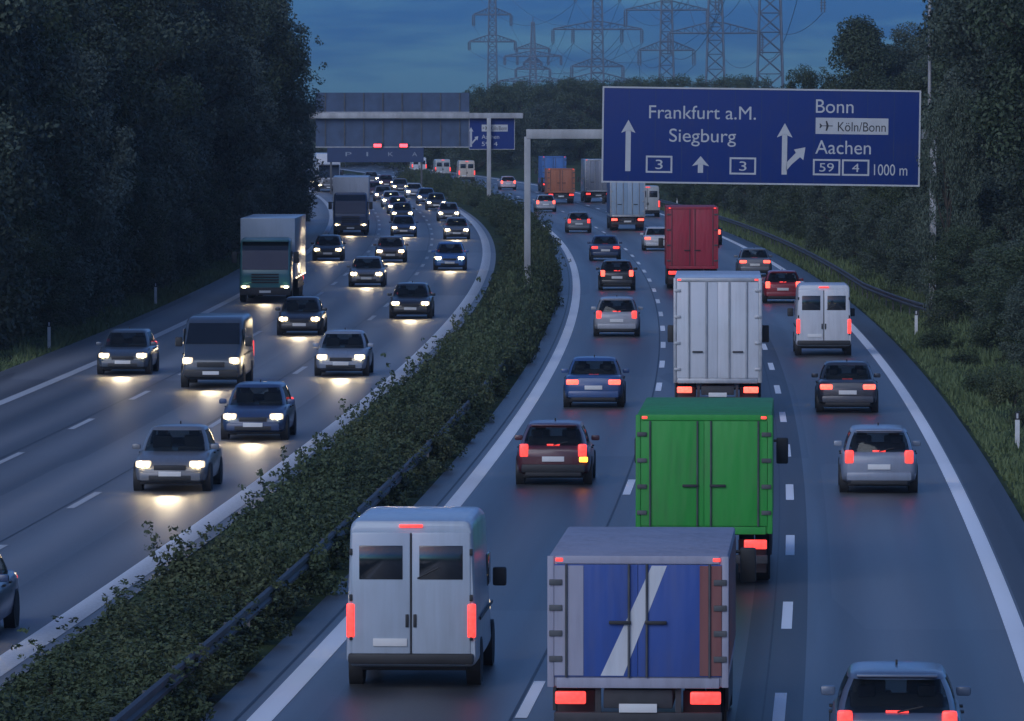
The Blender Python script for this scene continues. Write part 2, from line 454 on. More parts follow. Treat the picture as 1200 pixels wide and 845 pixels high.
# ground: one sheet to the horizon, finer near the road with gentle swells away from it
def build_ground():
    xs = [-1500, -600, -250, -120, -70] + list(np.arange(-50, 61, 3.0)) + [80, 140, 300, 700, 1500]
    ys = [-200, -50, 20] + list(np.arange(60, 620, 8.0)) + list(np.arange(640, 1400, 40.0)) + [1700, 2200, 3000, 4000]
    V, F = [], []
    rnd = random.Random(3)
    for y in ys:
        for x in xs:
            off = x - D1(min(max(y, 60), 1300))
            z = -0.06
            if off > 10.5: z += min(1.2, (off - 10.5) * 0.10) + rnd.uniform(-0.05, 0.08)
            if off < -24: z += min(1.0, (-24 - off) * 0.08) + rnd.uniform(-0.05, 0.08)
            V.append((x, y, z))
    nx = len(xs)
    for j in range(len(ys) - 1):
        for i in range(nx - 1):
            F.append((j * nx + i, j * nx + i + 1, (j + 1) * nx + i + 1, (j + 1) * nx + i))
    mb = MB(); mb.add(V, F)
    tag(mb.build('ground', M_GROUND, smooth=60, fix=False), kind='structure')
build_ground()
Y0, Y1 = 55.0, 1100.0
tag(ribbons('road', [(-4.65, 8.75, Y0, Y1)], 0.0, M_ASPH_A), kind='structure')
tag(ribbons('road', [(-22.2, -8.15, Y0, Y1)], 0.0, M_ASPH_B), kind='structure')
ribbons('road_patch', [(3.12, 4.10, Y0, Y1), (7.85, 8.745, Y0, Y1)], 0.004, M_ASPH_D)
dash = []
for k in range(-3, 55):
    y = 109.7 + 18.0 * k
    if y > Y0: dash.append((3.66, 3.84, y, y + 6.0))
    y = 111.5 + 18.0 * k
    if y > Y0: dash.append((-0.09, 0.09, y, y + 6.0))
    for o, ph in ((-12.2, 142.0), (-15.95, 177.0)):
        y = ph + 18.0 * k - 54
        if y > Y0: dash.append((o - 0.09, o + 0.09, y, y + 6.0))
edge = [(-3.95, -3.58, Y0, 1000), (7.48, 7.80, Y0, 1000), (-8.95, -8.45, Y0, 1000), (-19.85, -19.5, Y0, 1000)]
ribbons('lane_marking', dash, 0.008, M_LINE, step=3.0)
ribbons('edge_line', edge, 0.008, M_LINE)
ribbons('road_patch', [(-0.16, -0.115, Y0, Y1), (3.50, 3.53, Y0, Y1), (-12.42, -12.38, Y0, Y1), (-16.2, -16.16, Y0, Y1), (-4.15, -4.10, Y0, Y1)], 0.006, mat('bitumen joint', (0.022, 0.022, 0.024), 0.5, 0, .3, 3))
ribbons('median_strip', [(-8.15, -4.65, Y0, Y1)], -0.02, M_GROUND)

# ------------------------------------------------------------------ vegetation
def leaf_array(rng, centers, radii, counts, size, flat=0.85, up=0.15):
    out = []
    for c, r, n in zip(centers, radii, counts):
        d = rng.normal(size=(n, 3)); d /= np.linalg.norm(d, axis=1)[:, None] + 1e-9
        rad = r * (0.35 + 0.65 * rng.random(n) ** 0.6)
        p = np.array(c) + d * rad[:, None] * np.array([1, 1, flat])
        nrm = d * 0.7 + rng.normal(size=(n, 3)) * 0.6 + np.array([0, 0, up]); nrm /= np.linalg.norm(nrm, axis=1)[:, None] + 1e-9
        t = np.cross(nrm, rng.normal(size=(n, 3))); t /= np.linalg.norm(t, axis=1)[:, None] + 1e-9
        b = np.cross(nrm, t)
        s = (size * (0.6 + 0.8 * rng.random(n)))[:, None]
        q = np.stack([p - t * s, p + b * s * 0.55 + nrm * s * 0.12, p + t * s, p - b * s * 0.55 + nrm * s * 0.12], axis=1)
        out.append(q.reshape(-1, 3))
    return np.concatenate(out)
def tree_proto(seed, height, width, skirt, leafmat, n_clump=115, leaves=420, leaf=0.10, shape='round'):
    """returns trunk mesh and crown mesh; base at the origin"""
    rng = np.random.default_rng(seed); rnd = random.Random(seed)
    mb = MB()
    pts = [Vector((0, 0, -0.4))]
    for i in range(1, 7):
        pts.append(Vector((rnd.uniform(-.25, .25) * i * .35, rnd.uniform(-.25, .25) * i * .35, height * 0.13 * i)))
    r0 = 0.032 * height / 2
    for i in range(6): mb.tube(pts[i], pts[i + 1], r0 * (1 - i * .14), r0 * (1 - (i + 1) * .14), 9, cap=False)
    cs, rs, ns = [], [], []
    k = 0
    while k < n_clump:
        u = rng.random()
        z = skirt + (height - skirt) * u
        if shape == 'round': prof = math.sin(math.pi * min(1, 0.12 + 0.86 * u)) ** 0.55
        elif shape == 'tall': prof = (1 - u) ** 0.5 * (0.55 + 0.45 * min(1, u * 5))
        else: prof = math.sin(math.pi * min(1, 0.25 + 0.73 * u)) ** 0.8
        a = rng.random() * 2 * math.pi
        lob = 1 + 0.22 * math.sin(a * 3 + seed) + 0.15 * math.sin(a * 5 + u * 9 + seed)
        rr = width * prof * lob * (0.45 + 0.55 * rng.random() ** 0.5)
        c = (rr * math.cos(a), rr * math.sin(a), z + rng.normal() * .3)
        r = (0.62 + 0.75 * rng.random()) * width / 4.2
        cs.append(c); rs.append(r); ns.append(int(leaves * (r / 0.9) ** 1.6) + 20)
        if k % 6 == 0:
            b = pts[min(5, 1 + int(u * 4.5))]
            mid = (b + Vector(c)) / 2 + Vector((0, 0, -0.25))
            mb.tube(b, mid, 0.14, 0.09, 6, cap=False); mb.tube(mid, c, 0.09, 0.03, 6, cap=False)
        k += 1
    # shoots that break the outline
    for _ in range(34):
        u = 0.35 + 0.65 * rng.random(); a = rng.random() * 2 * math.pi
        z = skirt + (height - skirt) * u
        prof = math.sin(math.pi * min(1, 0.12 + 0.86 * u)) ** 0.55 if shape != 'tall' else (1 - u) ** 0.5
        rr = width * prof * 1.08
        cs.append((rr * math.cos(a), rr * math.sin(a), z + 0.5)); rs.append(0.4); ns.append(26)
    V = leaf_array(rng, cs, rs, ns, leaf)
    tm = mb.build('trunk', M_BARK, fix=False)
    cm = bpy.data.objects.new('crown', fast_mesh('crown', V, 4, leafmat)); COL.objects.link(cm)
    return tm, cm
TREES = {}
def make_tree(kind, label, group, x, y, z, s=1.0, rz=0.0, sx=None, name='broadleaf_tree', cat='tree'):
    src = TREES[kind]
    if src[2] is None:
        t = thing(name, label, cat, (x, y, z), rz, group)
        src[0].parent = t; src[1].parent = t
        src[2] = t
    else:
        t = src[2].copy(); COL.objects.link(t); t.name = name
        for ch in src[2].children:
            c = ch.copy(); COL.objects.link(c); c.parent = t
        t.location = (x, y, z); t.rotation_euler = (0, 0, rz)
        t['label'] = label; t['category'] = cat
        if group: t['group'] = group
        elif 'group' in t.keys(): del t['group']
    t.scale = (sx or s, sx or s, s)
    return t
for key, args in {
    'a': (11, 17.0, 4.6, 0.6, M_LEAF), 'b': (12, 19.0, 4.9, 0.5, M_LEAF2), 'c': (13, 15.0, 4.4, 0.4, M_LEAF),
    'd': (14, 18.0, 5.2, 1.0, M_LEAF2), 'e': (15, 13.0, 4.0, 0.3, M_LEAF), 'f': (16, 10.0, 3.6, 0.2, M_LEAF2),
    'g': (17, 14.0, 4.3, 0.3, M_LEAF3)}.items():
    kw = {}
    if key in 'ef': kw = dict(n_clump=85, leaves=380, leaf=0.09)
    if key == 'c': kw = dict(shape='tall')
    if key == 'd': kw = dict(shape='oval')
    tm, cm = tree_proto(*args, **kw)
    TREES[key] = [tm, cm, None]

def px(pxx, y):                      # where a column of the photograph meets depth y
    return (pxx - 600.0) / 7547.0 * y
rt = random.Random(21)
GL = 'trees in the wood beside the left carriageway'
LL = 'tall dark broadleaf tree in the dense wood beside the left carriageway'
# front row along the shoulder of the left carriageway
yy = 232.0
while yy < 470:
    off = -27.6 - rt.uniform(0, 1.6)
    p = at(yy, off)
    make_tree(rt.choice('abbd' if yy < 400 else 'acd'), LL, GL, p.x, p.y, 0.0, rt.uniform(0.92, 1.12), rt.uniform(0, 6.28))
    yy += rt.uniform(8.5, 11.5)
for i in range(16):
    y2 = 250 + i * 15; p = at(y2, -36 - rt.uniform(0, 3))
    make_tree(rt.choice('abcd'), LL, GL, p.x, p.y, 0.3, rt.uniform(1.0, 1.25), rt.uniform(0, 6.28))
GU = 'low trees at the foot of the left wood'
for i in range(22):
    y2 = 226 + i * 11.5; p = at(y2, -24.9 - rt.uniform(0, 0.8))
    make_tree(rt.choice('ef'), 'low bushy tree at the foot of the dark wood on the left', GU, p.x, p.y, 0.0, rt.uniform(0.38, 0.55), rt.uniform(0, 6.28), sx=rt.uniform(0.5, 0.62), name='low_tree')
make_tree('d', 'tree ending the left wood, its rounded crown overhanging the far traffic', None, px(292, 452), 452, 0, 1.02, 1.1, sx=1.0)
make_tree('a', 'tall tree reaching out of the frame beside the open sky', None, px(255, 440), 440, 0, 1.12, 2.0)
for (pp, yv, sc_, lb) in [(45, 262, .82, 'grey green tree standing out paler at the frame edge of the left wood'), (250, 385, .92, 'grey green tree standing out paler in the middle of the left wood'), (150, 318, .62, 'low grey green tree at the foot of the left wood, near the marker posts')]:
    make_tree('g', lb, None, px(pp, yv), yv, 0, sc_, rt.uniform(0, 6), sx=sc_ * .9)
make_tree('g', 'paler grey green tree among the dark right wood', None, px(1165, 300), 300, .4, .8, 1.0, sx=.7)
make_tree('f', 'small rounded bush on the verge below the last crown of the wood', None, px(322, 500), 500, 0, 0.42, 0.4, sx=0.85, name='verge_bush', cat='bush')
# trees on the right
GR = 'trees in the wood beside the right carriageway'
LR = 'dark broadleaf tree in the dense wood beside the right carriageway'
for (pp, yv, k, s) in [(1290, 262, 'b', .98), (1330, 258, 'a', 1.05), (1232, 292, 'd', 1.02), (1260, 310, 'a', 1.1), (1205, 330, 'b', .98), (1225, 345, 'c', 1.2),
                       (1300, 290, 'd', 1.1), (1190, 372, 'a', 1.12), (1235, 385, 'd', 1.2), (1165, 400, 'b', .95)]:
    make_tree(k, 'tall ' + LR, GR, px(pp, yv), yv, 0.6, s, rt.uniform(0, 6.28))
for (pp, yv, k, s) in [(1096, 340, 'e', .72), (1062, 372, 'e', .70), (1030, 398, 'f', .86), (1010, 430, 'e', .72), (985, 455, 'f', .85), (960, 480, 'e', .70),
                       (935, 505, 'f', .88), (912, 535, 'e', .72), (1085, 420, 'a', .62), (1050, 455, 'e', .80), (1135, 300, 'f', .62), (1165, 282, 'f', .50), (1205, 262, 'f', .45),
                       (890, 570, 'f', .92), (868, 600, 'e', .75), (1110, 480, 'd', .7), (850, 660, 'f', .95), (830, 700, 'e', .8), (1060, 520, 'a', .75)]:
    make_tree(k, 'lower ' + LR, GR, px(pp, yv), yv, 0.3, s, rt.uniform(0, 6.28), sx=s * 1.25, name='low_tree')
y2 = 214.0
while y2 < 600:
    p = at(y2, 13.0 + rt.uniform(-.5, .7))
    s_ = rt.uniform(.26, .42) if y2 < 262 else rt.uniform(.34, .58)
    make_tree(rt.choice('ef'), 'low bushy growth at the foot of the right wood', 'bushes at the foot of the right wood', p.x, p.y, 0.0, s_, rt.uniform(0, 6.28), sx=rt.uniform(.42, .58), name='verge_bush', cat='bush')
    y2 += 7.5 if y2 < 330 else 11
make_tree('f', 'slim leafy tree hiding the right post of the big sign gantry', None, px(1112, 262), 262, 0, .92, .7, sx=.36, name='slim_tree')
make_tree('c', 'pointed tree rising over the right half of the big sign', None, px(1010, 500), 500, 0.4, 0.97, 0.3, sx=1.0)
make_tree('d', 'rounded tree above the right corner of the big sign', None, px(1062, 505), 505, 0.4, 0.80, 1.3, sx=0.86)
make_tree('e', 'small ragged tree just right of the tallest pylon, over the sign edge', None, px(945, 520), 520, 0.4, 0.90, 2.3, sx=0.75)
# tree line far behind the signs
GF = 'far tree line closing the view'
LF = 'far tree in the dark belt of trees closing the view along the road'
for i in range(34):
    pp = 470 + i * 13 + rt.uniform(-4, 4); yv = 900 + rt.uniform(-40, 80)
    hgt = 9.0 if pp < 545 else (10.6 + rt.uniform(-0.6, 1.0) if pp < 720 else 11.6)
    make_tree(rt.choice('ef'), LF, GF, px(pp, yv), yv, 0, hgt / 11.5, rt.uniform(0, 6.28), sx=1.15, name='far_tree')
for i in range(14):
    pp = 250 + i * 17; yv = 980 + rt.uniform(-30, 30)
    make_tree(rt.choice('ef'), LF, GF, px(pp, yv), yv, 0, 0.72, rt.uniform(0, 6.28), sx=1.2, name='far_tree')
for i in range(12):
    pp = 735 + i * 16; yv = 760 + rt.uniform(-30, 30)
    make_tree(rt.choice('ef'), LF, GF, px(pp, yv), yv, 0, 0.62, rt.uniform(0, 6.28), sx=1.15, name='far_tree')

# shrubs in the median
def shrub_proto(seed, w, h, n=15, leaves=330, leaf=0.047):
    rng = np.random.default_rng(seed)
    cs, rs, ns = [], [], []
    for k in range(n):
        a = rng.random() * 6.283; rr = w * rng.random() ** 0.6
        cs.append((rr * math.cos(a), 1.25 * rr * math.sin(a), h * (0.18 + 0.62 * rng.random()) * (1 - 0.35 * (rr / w) ** 2)))
        rs.append(0.26 + 0.2 * rng.random()); ns.append(leaves)
    for k in range(16):      # shoots
        a = rng.random() * 6.283; rr = w * 0.9 * rng.random() ** 0.5
        b = np.array([rr * math.cos(a), 1.2 * rr * math.sin(a), h * 0.7]); lean = rng.normal(size=2) * .25
        ln = 0.35 + 0.5 * rng.random()
        for q in range(4):
            cs.append((b[0] + lean[0] * q / 3, b[1] + lean[1] * q / 3, b[2] + ln * q / 3)); rs.append(0.10); ns.append(13)
    V = leaf_array(rng, cs, rs, ns, leaf)
    mb = MB()
    for k in range(5):
        a = rng.random() * 6.283
        mb.tube((0, 0, -0.1), (w * .6 * math.cos(a), w * .6 * math.sin(a), h * .7), 0.03, 0.01, 5, cap=False)
    root = thing('shrub', 'dark leafy shrub in the dense hedge filling the median', 'shrub', (0, 0, 0), 0, 'shrubs of the median hedge')
    st = mb.build('stem', M_BARK, root, fix=False)
    fo = bpy.data.objects.new('foliage', fast_mesh('foliage', V, 4, M_SHRUB2 if seed % 4 == 2 else M_SHRUB)); COL.objects.link(fo); fo.parent = root
    return root
PROTO = [shrub_proto(40 + i, 0.85, h) for i, h in enumerate((0.85, 1.0, 1.15, 0.95))]
used = set()
def put_shrub(y, off, s, sz):
    i = rs_.randrange(4); src = PROTO[i]
    o = src if i not in used else copy_tree(src)
    used.add(i)
    p = at(y, off)
    o.location = (p.x, p.y, -0.03); o.rotation_euler = (0, 0, rs_.uniform(0, 6.28)); o.scale = (s, s, sz)
rs_ = random.Random(5)
y = 84.0
while y < 330:
    grow = min(1.0, max(0.0, (y - 150) / 90.0))
    put_shrub(y + rs_.uniform(-.5, .5), -6.75 + rs_.uniform(-.15, .25), rs_.uniform(0.85, 1.05), (0.46 + 0.10 * grow) * (rs_.uniform(0.55, 1.25) if rs_.random() < .75 else rs_.uniform(1.4, 2.3)))
    put_shrub(y + 1.2 + rs_.uniform(-.5, .5), -5.55 + rs_.uniform(-.25, .1), rs_.uniform(0.85, 1.0), (0.62 + 0.62 * grow) * rs_.uniform(0.5, 1.55))
    y += 2.3
while y < 760:
    put_shrub(y, -6.0 + rs_.uniform(-.3, .3), 1.35, rs_.uniform(0.9, 1.4))
    y += 6.0

for k in range(34):
    o = copy_tree(PROTO[k % 4]); o.name = 'weed_clump'
    o['label'] = 'rough weedy clump growing in the grass of the right verge'; o['category'] = 'plant'; o['group'] = 'weeds on the right verge'
    y = rs_.uniform(135, 330); p = at(y, rs_.uniform(10.0, 12.8)); q = rs_.uniform(.35, .75)
    o.location = (p.x, p.y, 0); o.rotation_euler = (0, 0, rs_.uniform(0, 6.28)); o.scale = (q, q, q * rs_.uniform(.6, 1.0))
# grass blades: verges that nobody could count
def grass(name, zones, seed):
    rng = np.random.default_rng(seed); out = []
    for o0, o1, y0, y1, dens, h in zones:
        n = int((o1 - o0) * (y1 - y0) * dens)
        yv = y0 + (y1 - y0) * rng.random(n) ; ov = o0 + (o1 - o0) * rng.random(n)
        clump = 0.5 + 0.9 * (np.sin(yv * 0.9 + np.sin(ov * 2.1) * 2) * np.sin(ov * 1.7 + yv * 0.23)) ** 2
        sl = -0.000185 * (yv - 370); X = 7.2 - 0.0000925 * (yv - 370) ** 2 + ov
        Y = yv - ov * sl
        Z = -0.08 + np.clip((X - (7.2 - 0.0000925 * (Y - 370) ** 2) - 10.5) * 0.10, 0, 1.2)
        hh = h * clump * (0.5 + rng.random(n)); w = 0.02 + 0.035 * rng.random(n)
        a = rng.random(n) * np.pi; lean = rng.normal(size=(n, 2)) * 0.35
        dx, dy = np.cos(a) * w, np.sin(a) * w
        P = np.stack([np.stack([X - dx, Y - dy, Z], 1), np.stack([X + dx, Y + dy, Z], 1),
                      np.stack([X + lean[:, 0] * hh, Y + lean[:, 1] * hh, Z + hh], 1)], 1)
        out.append(P.reshape(-1, 3))
    o = bpy.data.objects.new(name, fast_mesh(name, np.concatenate(out), 3, M_GRASS)); COL.objects.link(o)
    return tag(o, 'uneven green grass on the verge beside the right carriageway' if name == 'verge_grass' else 'short dark grass at the foot of the left wood', 'grass', kind='stuff')
grass('verge_grass', [(8.9, 11.0, 120, 300, 60, 0.22), (11.0, 14.0, 120, 300, 55, 0.40), (14.0, 20.0, 130, 240, 26, 0.45), (8.9, 13.0, 300, 560, 18, 0.42)], 1)
grass('shoulder_grass', [(-24.6, -22.2, 180, 420, 34, 0.26)], 2)

# ------------------------------------------------------------------ crash barriers and posts
def rail_profile(side):
    # W-beam section as (across, z)
    return [(0.0, .44), (.04 * side, .47), (.045 * side, .53), (0, .565), (0, .605), (.045 * side, .64), (.04 * side, .70), (0, .73), (-.012 * side, .73), (-.012 * side, .44)]
def barrier(name, label, path, side, material, post_gap=4.0):
    """path: list of (y, off); rail + posts as parts of one thing"""
    root = thing(name, label, 'crash barrier', at(path[0][0], path[0][1]), 0)
    org = root.location.copy()
    mb = MB(); rings = []
    prof = rail_profile(side)
    for y, off in path:
        r = []
        for a, z in prof:
            p = at(y, off + a, z) - org; r.append((p.x, p.y, z))
        rings.append(r)
    mb.loft(rings); mb.build('rail', material, root)
    pm = MB(); acc = 0.0
    last = None
    for i in range(len(path) - 1):
        (ya, oa), (yb, ob) = path[i], path[i + 1]
        y = ya
        while y < yb:
            if last is None or y - last >= post_gap - 1e-6:
                off = oa + (ob - oa) * (y - ya) / (yb - ya)
                p = at(y, off - 0.07 * side) - org
                if y < 420:
                    MB().box((p.x, p.y, 0.33), (0.06, 0.10, 0.74)).build('post', material, root, smooth=0)
                else:
                    pm.box((p.x, p.y, 0.33), (0.06, 0.10, 0.74))
                last = y
            y += 0.5
    if pm.v:
        o = pm.build('post', material, root, smooth=0); o['kind'] = 'stuff'
    return root
barrier('crash_barrier', 'long dark steel crash barrier running through the median hedge', [(70 + 6 * i, -5.05) for i in range(95)], 1, M_RAIL)
path = [(258, 11.6), (262, 11.2), (270, 10.7), (280, 10.2), (292, 9.8)] + [(300 + 8 * i, 9.6) for i in range(40)]
barrier('crash_barrier', 'dark crash barrier with a flared end on the grass beside the right carriageway', path, -1, M_RAIL)

def delineator(label, y, off, group):
    p = at(y, off)
    root = thing('delineator_post', label, 'marker post', (p.x, p.y, -0.05), heading(p.y), group)
    mb = MB(); mb.loft([[(-.06, -.05, 0), (.06, -.05, 0), (.05, .05, 0), (-.05, .05, 0)], [(-.06, -.05, .80), (.06, -.05, .80), (.05, .05, .80), (-.05, .05, .80)]])
    mb.build('post', M_POSTW, root, smooth=0)
    mb = MB(); mb.loft([[(-.063, -.053, .80), (.063, -.053, .80), (.053, .053, .80), (-.053, .053, .80)], [(-.063, -.053, .98), (.063, -.053, 1.02), (.053, .053, 1.02), (-.053, .053, .98)]])
    mb.build('black_band', M_SIGNBLK, root, smooth=0)
    MB().box((0, -.058, .90), (.05, .012, .13), .004).build('reflector', M_SIGNW, root)
    return root
GD = 'marker posts along the motorway edges'
for lb, y, off in [('white marker post with black band on the left verge, nearest the frame edge', 238, -22.75),
                   ('white marker post on the left verge beside the turquoise truck', 291, -22.75),
                   ('small white marker post on the left verge below the wood', 470, -22.75),
                   ('white marker post with black band standing in the grass on the right', 168, 9.75),
                   ('white marker post near the flared end of the right crash barrier', 252, 9.9),
                   ('far white marker post below the big sign on the right verge', 560, 10.5)]:
    delineator(lb, y, off, GD)
# round-headed roadside sign at the foot of the left wood, its back to us
p = at(445, -24.0)
t = thing('roadside_sign', 'small round traffic sign seen from behind at the edge of the left wood', 'road sign', (p.x, p.y, 0))
MB().tube((0, 0, -.2), (0, 0, 2.5), .035, seg=10).build('post', M_STEEL, t)
mb = MB(); seg = 24
mb.loft([[(.42 * math.cos(6.2832 * k / seg), yv, 2.25 + .42 * math.sin(6.2832 * k / seg)) for k in range(seg)] for yv in (-.05, -.035)])
mb.build('sign_plate', M_STEEL, t)
# tall pole in front of the right trees
t = thing('utility_pole', 'slim pale steel pole rising in front of the right wood', 'pole', (px(1089, 330), 330, 0.3))
MB().tube((0, 0, -.5), (0, 0, 17.0), .11, .08, 12).build('pole_shaft', M_BEAM, t)
MB().tube((0, 0, .0), (0, 0, .5), .16, .13, 12).build('base_sleeve', M_STEEL, t)
mb = MB(); mb.box((-.6, 0, 16.9), (1.6, .10, .08), .02); mb.build('bracket_arm', M_STEEL, t)

# ------------------------------------------------------------------ overhead signs
def text_mesh(body, x0, x1, z0, z1, y, material, parent, name='lettering', bold=0.0):
    """text stretched to the box x0..x1, cap height z0..z1, lying in a plane of constant y and facing -y"""
    cu = bpy.data.curves.new(name, 'FONT'); cu.body = body; cu.size = 1.0; cu.extrude = 0.0
    cu.offset = bold
    tmp = bpy.data.objects.new(name, cu); COL.objects.link(tmp)
    dg = bpy.context.evaluated_depsgraph_get(); dg.update()
    me = bpy.data.meshes.new_from_object(tmp.evaluated_get(dg))
    bpy.data.objects.remove(tmp); bpy.data.curves.remove(cu)
    co = np.array([v.co[:] for v in me.vertices]); mn, mx = co.min(0), co.max(0)
    cap = 0.70 if any(ch.isupper() or ch.isdigit() for ch in body) else 0.5
    sx = (x1 - x0) / (mx[0] - mn[0]); sz = (z1 - z0) / cap
    new = np.stack([x0 + (co[:, 0] - mn[0]) * sx, np.full(len(co), y), z0 + co[:, 1] * sz], 1)
    me.vertices.foreach_set('co', new.astype(np.float32).ravel()); me.update()
    me.materials.clear(); me.materials.append(material); me.name = name
    o = bpy.data.objects.new(name, me); COL.objects.link(o); o.parent = parent
    return o
def flat(polys, y, material, parent, name):
    """flat outlines (x,z) of a thin film on the sign face, 4 mm thick"""
    mb = MB()
    for pts in polys: mb.prism(pts, y, y - 0.004)
    return mb.build(name, material, parent, smooth=0)
def rect(a, b, c, d): return [(a, b), (c, b), (c, d), (a, d)]
def frame_polys(a, b, c, d, w):
    return [rect(a, b, c, b + w), rect(a, d - w, c, d), rect(a, b + w, a + w, d - w), rect(c - w, b + w, c, d - w)]
def arrow_up(x, z0, z1, w, hw, hh): return [rect(x - w / 2, z0, x + w / 2, z1 - hh * .8), [(x - hw / 2, z1 - hh), (x, z1), (x + hw / 2, z1 - hh), (x, z1 - hh * .78)]]
PLANE = [(0, .03), (.30, .03), (.42, .36), (.52, .36), (.46, .03), (.78, .02), (.90, .16), (.97, .16), (.92, 0), (.97, -.16), (.90, -.16), (.78, -.02), (.46, -.03), (.52, -.36), (.42, -.36), (.30, -.03), (0, -.03)]
def plane_poly(x, z, w, flip=True):
    pts = [((1 - a if flip else a) * w + x, b * w + z) for a, b in PLANE]
    return pts

ZS = 272.0; S = 7547.0 / ZS              # the big sign
def big_gantry():
    root = thing('overhead_sign', 'large blue direction sign for Frankfurt, Siegburg, Bonn and Aachen on a pale gantry', 'motorway sign', (px(618, ZS), ZS, 0))
    ox = root.location.x
    def X(p): return (p - 600) / S - ox
    def Z(q): return CAM_H - (q - 125) / S
    # post and beam
    MB().box((0, 0, Z(160) / 2 - .2), (.27, .30, Z(160) + .4), .02).build('post', M_BEAM, root)
    MB().box((X(1093), 0, Z(164) / 2 - .2), (.27, .30, Z(164) + .4), .02).build('post', M_BEAM, root)
    for cx in (0, X(1093)): MB().box((cx, 0, .1), (.6, .6, .5), .03).build('footing', M_RAIL, root)
    MB().box((X(857), 0, Z(157)), (X(1097) - X(619) + .1, .36, .40), .02).build('beam', M_BEAM, root)
    tilt = math.atan(5.0 / 372)
    sg = MB().box((0, 0, 0), (372 / S, .06, 112 / S), .02).build('sign_panel', M_BLUE, root)
    sg.location = (X(891.5), -.32, Z(159.8)); sg.rotation_euler = (0, tilt, 0)
    # on the panel: u from its left, v down from its top, both in photo pixels
    W2, H2 = 372 / S / 2, 112 / S / 2
    U = lambda p: (p - 705.5) / S - W2
    V = lambda q, p: H2 - (q - (102.0 + (p - 706) * 5.0 / 372)) / S
    fy = -.034
    mb = MB()
    for pts in frame_polys(-W2 - .01, -H2 - .01, W2 + .01, H2 + .01, .07): mb.prism(pts, .05, -.045)
    mb.build('border', M_SIGNW, sg, smooth=0)
    mb = MB()
    for k in range(7): mb.box((-W2 + (k + .5) * 2 * W2 / 7, .07, 0), (.06, .08, 2 * H2 - .1))
    mb.box((0, .13, .75), (2 * W2 - .1, .06, .08)); mb.box((0, .13, -.75), (2 * W2 - .1, .06, .08))
    mb.build('backing_frame', M_STEEL, sg, smooth=0)
    mb = MB()
    for k in range(1, 12): mb.box((-W2 + k * 2 * W2 / 12, -.0305, 0), (.016, .003, 2 * H2 - .16))
    mb.build('panel_seam', M_BLUE_DARK, sg, smooth=0)
    for k in range(3):
        bk = MB(); bk.box((X(760 + 130 * k), -.14, Z(157)), (.22, .16, .62), .02); bk.build('clamp', M_STEEL, root)
    def txt(s, p0, p1, q0, q1, m=M_SIGNW):
        text_mesh(s, U(p0), U(p1), V(q1, (p0 + p1) / 2), V(q0, (p0 + p1) / 2), fy, m, sg)
    txt('Frankfurt a.M.', 760, 885, 124.5, 140)
    txt('Siegburg', 784, 862, 151.5, 167)
    txt('Bonn', 955, 999, 117, 133)
    txt('Aachen', 955, 1020, 165, 181)
    txt('1000 m', 1024, 1063, 193, 206)
    for s, a, b, q0, q1 in (('3', 757, 788, 183, 203), ('3', 855, 886, 185, 205), ('59', 952.5, 984.5, 187, 206), ('4', 986.5, 1018.5, 187.5, 206.5)):
        c = (a + b) / 2
        flat(frame_polys(U(a), V(q1, c), U(b), V(q0, c), .075), -.030, M_SIGNW, sg, 'number_box')
        hw = 4.2 if len(s) == 1 else 8.5
        txt(s, c - hw, c + hw, q0 + 4.5, q1 - 4.5)
    def arrow(p, q0, q1, w=.22, hw=.60, hh=.55):
        flat(arrow_up(U(p), V(q1, p), V(q0, p), w, hw, hh), -.030, M_SIGNW, sg, 'arrow')
    arrow(736, 141, 201); arrow(821, 183.5, 203, .22, .72, .42)
    x0, z0, z1 = U(919), V(205, 919), V(145, 919)
    br = [(x0 + .08, z0 + .15), (x0 + .10, z0 + .52), (x0 + .48, z0 + .92), (x0 + .40, z0 + 1.06), (x0 + .88, z0 + 1.16), (x0 + .80, z0 + .62), (x0 + .66, z0 + .74), (x0 + .30, z0 + .42)]
    flat(arrow_up(x0, z0, z1, .22, .66, .60) + [br], -.030, M_SIGNW, sg, 'arrow')
    c = 997
    flat([rect(U(955), V(158, c), U(1040), V(139, c))], -.030, M_SIGNW, sg, 'white_field')
    flat([plane_poly(U(959), V(148.5, c), 16 / S)], -.036, M_SIGNBLK, sg, 'aeroplane_symbol')
    text_mesh('Köln/Bonn', U(981), U(1037), V(154.5, c), V(143.5, c), -.0395, M_SIGNBLK, sg)
big_gantry()

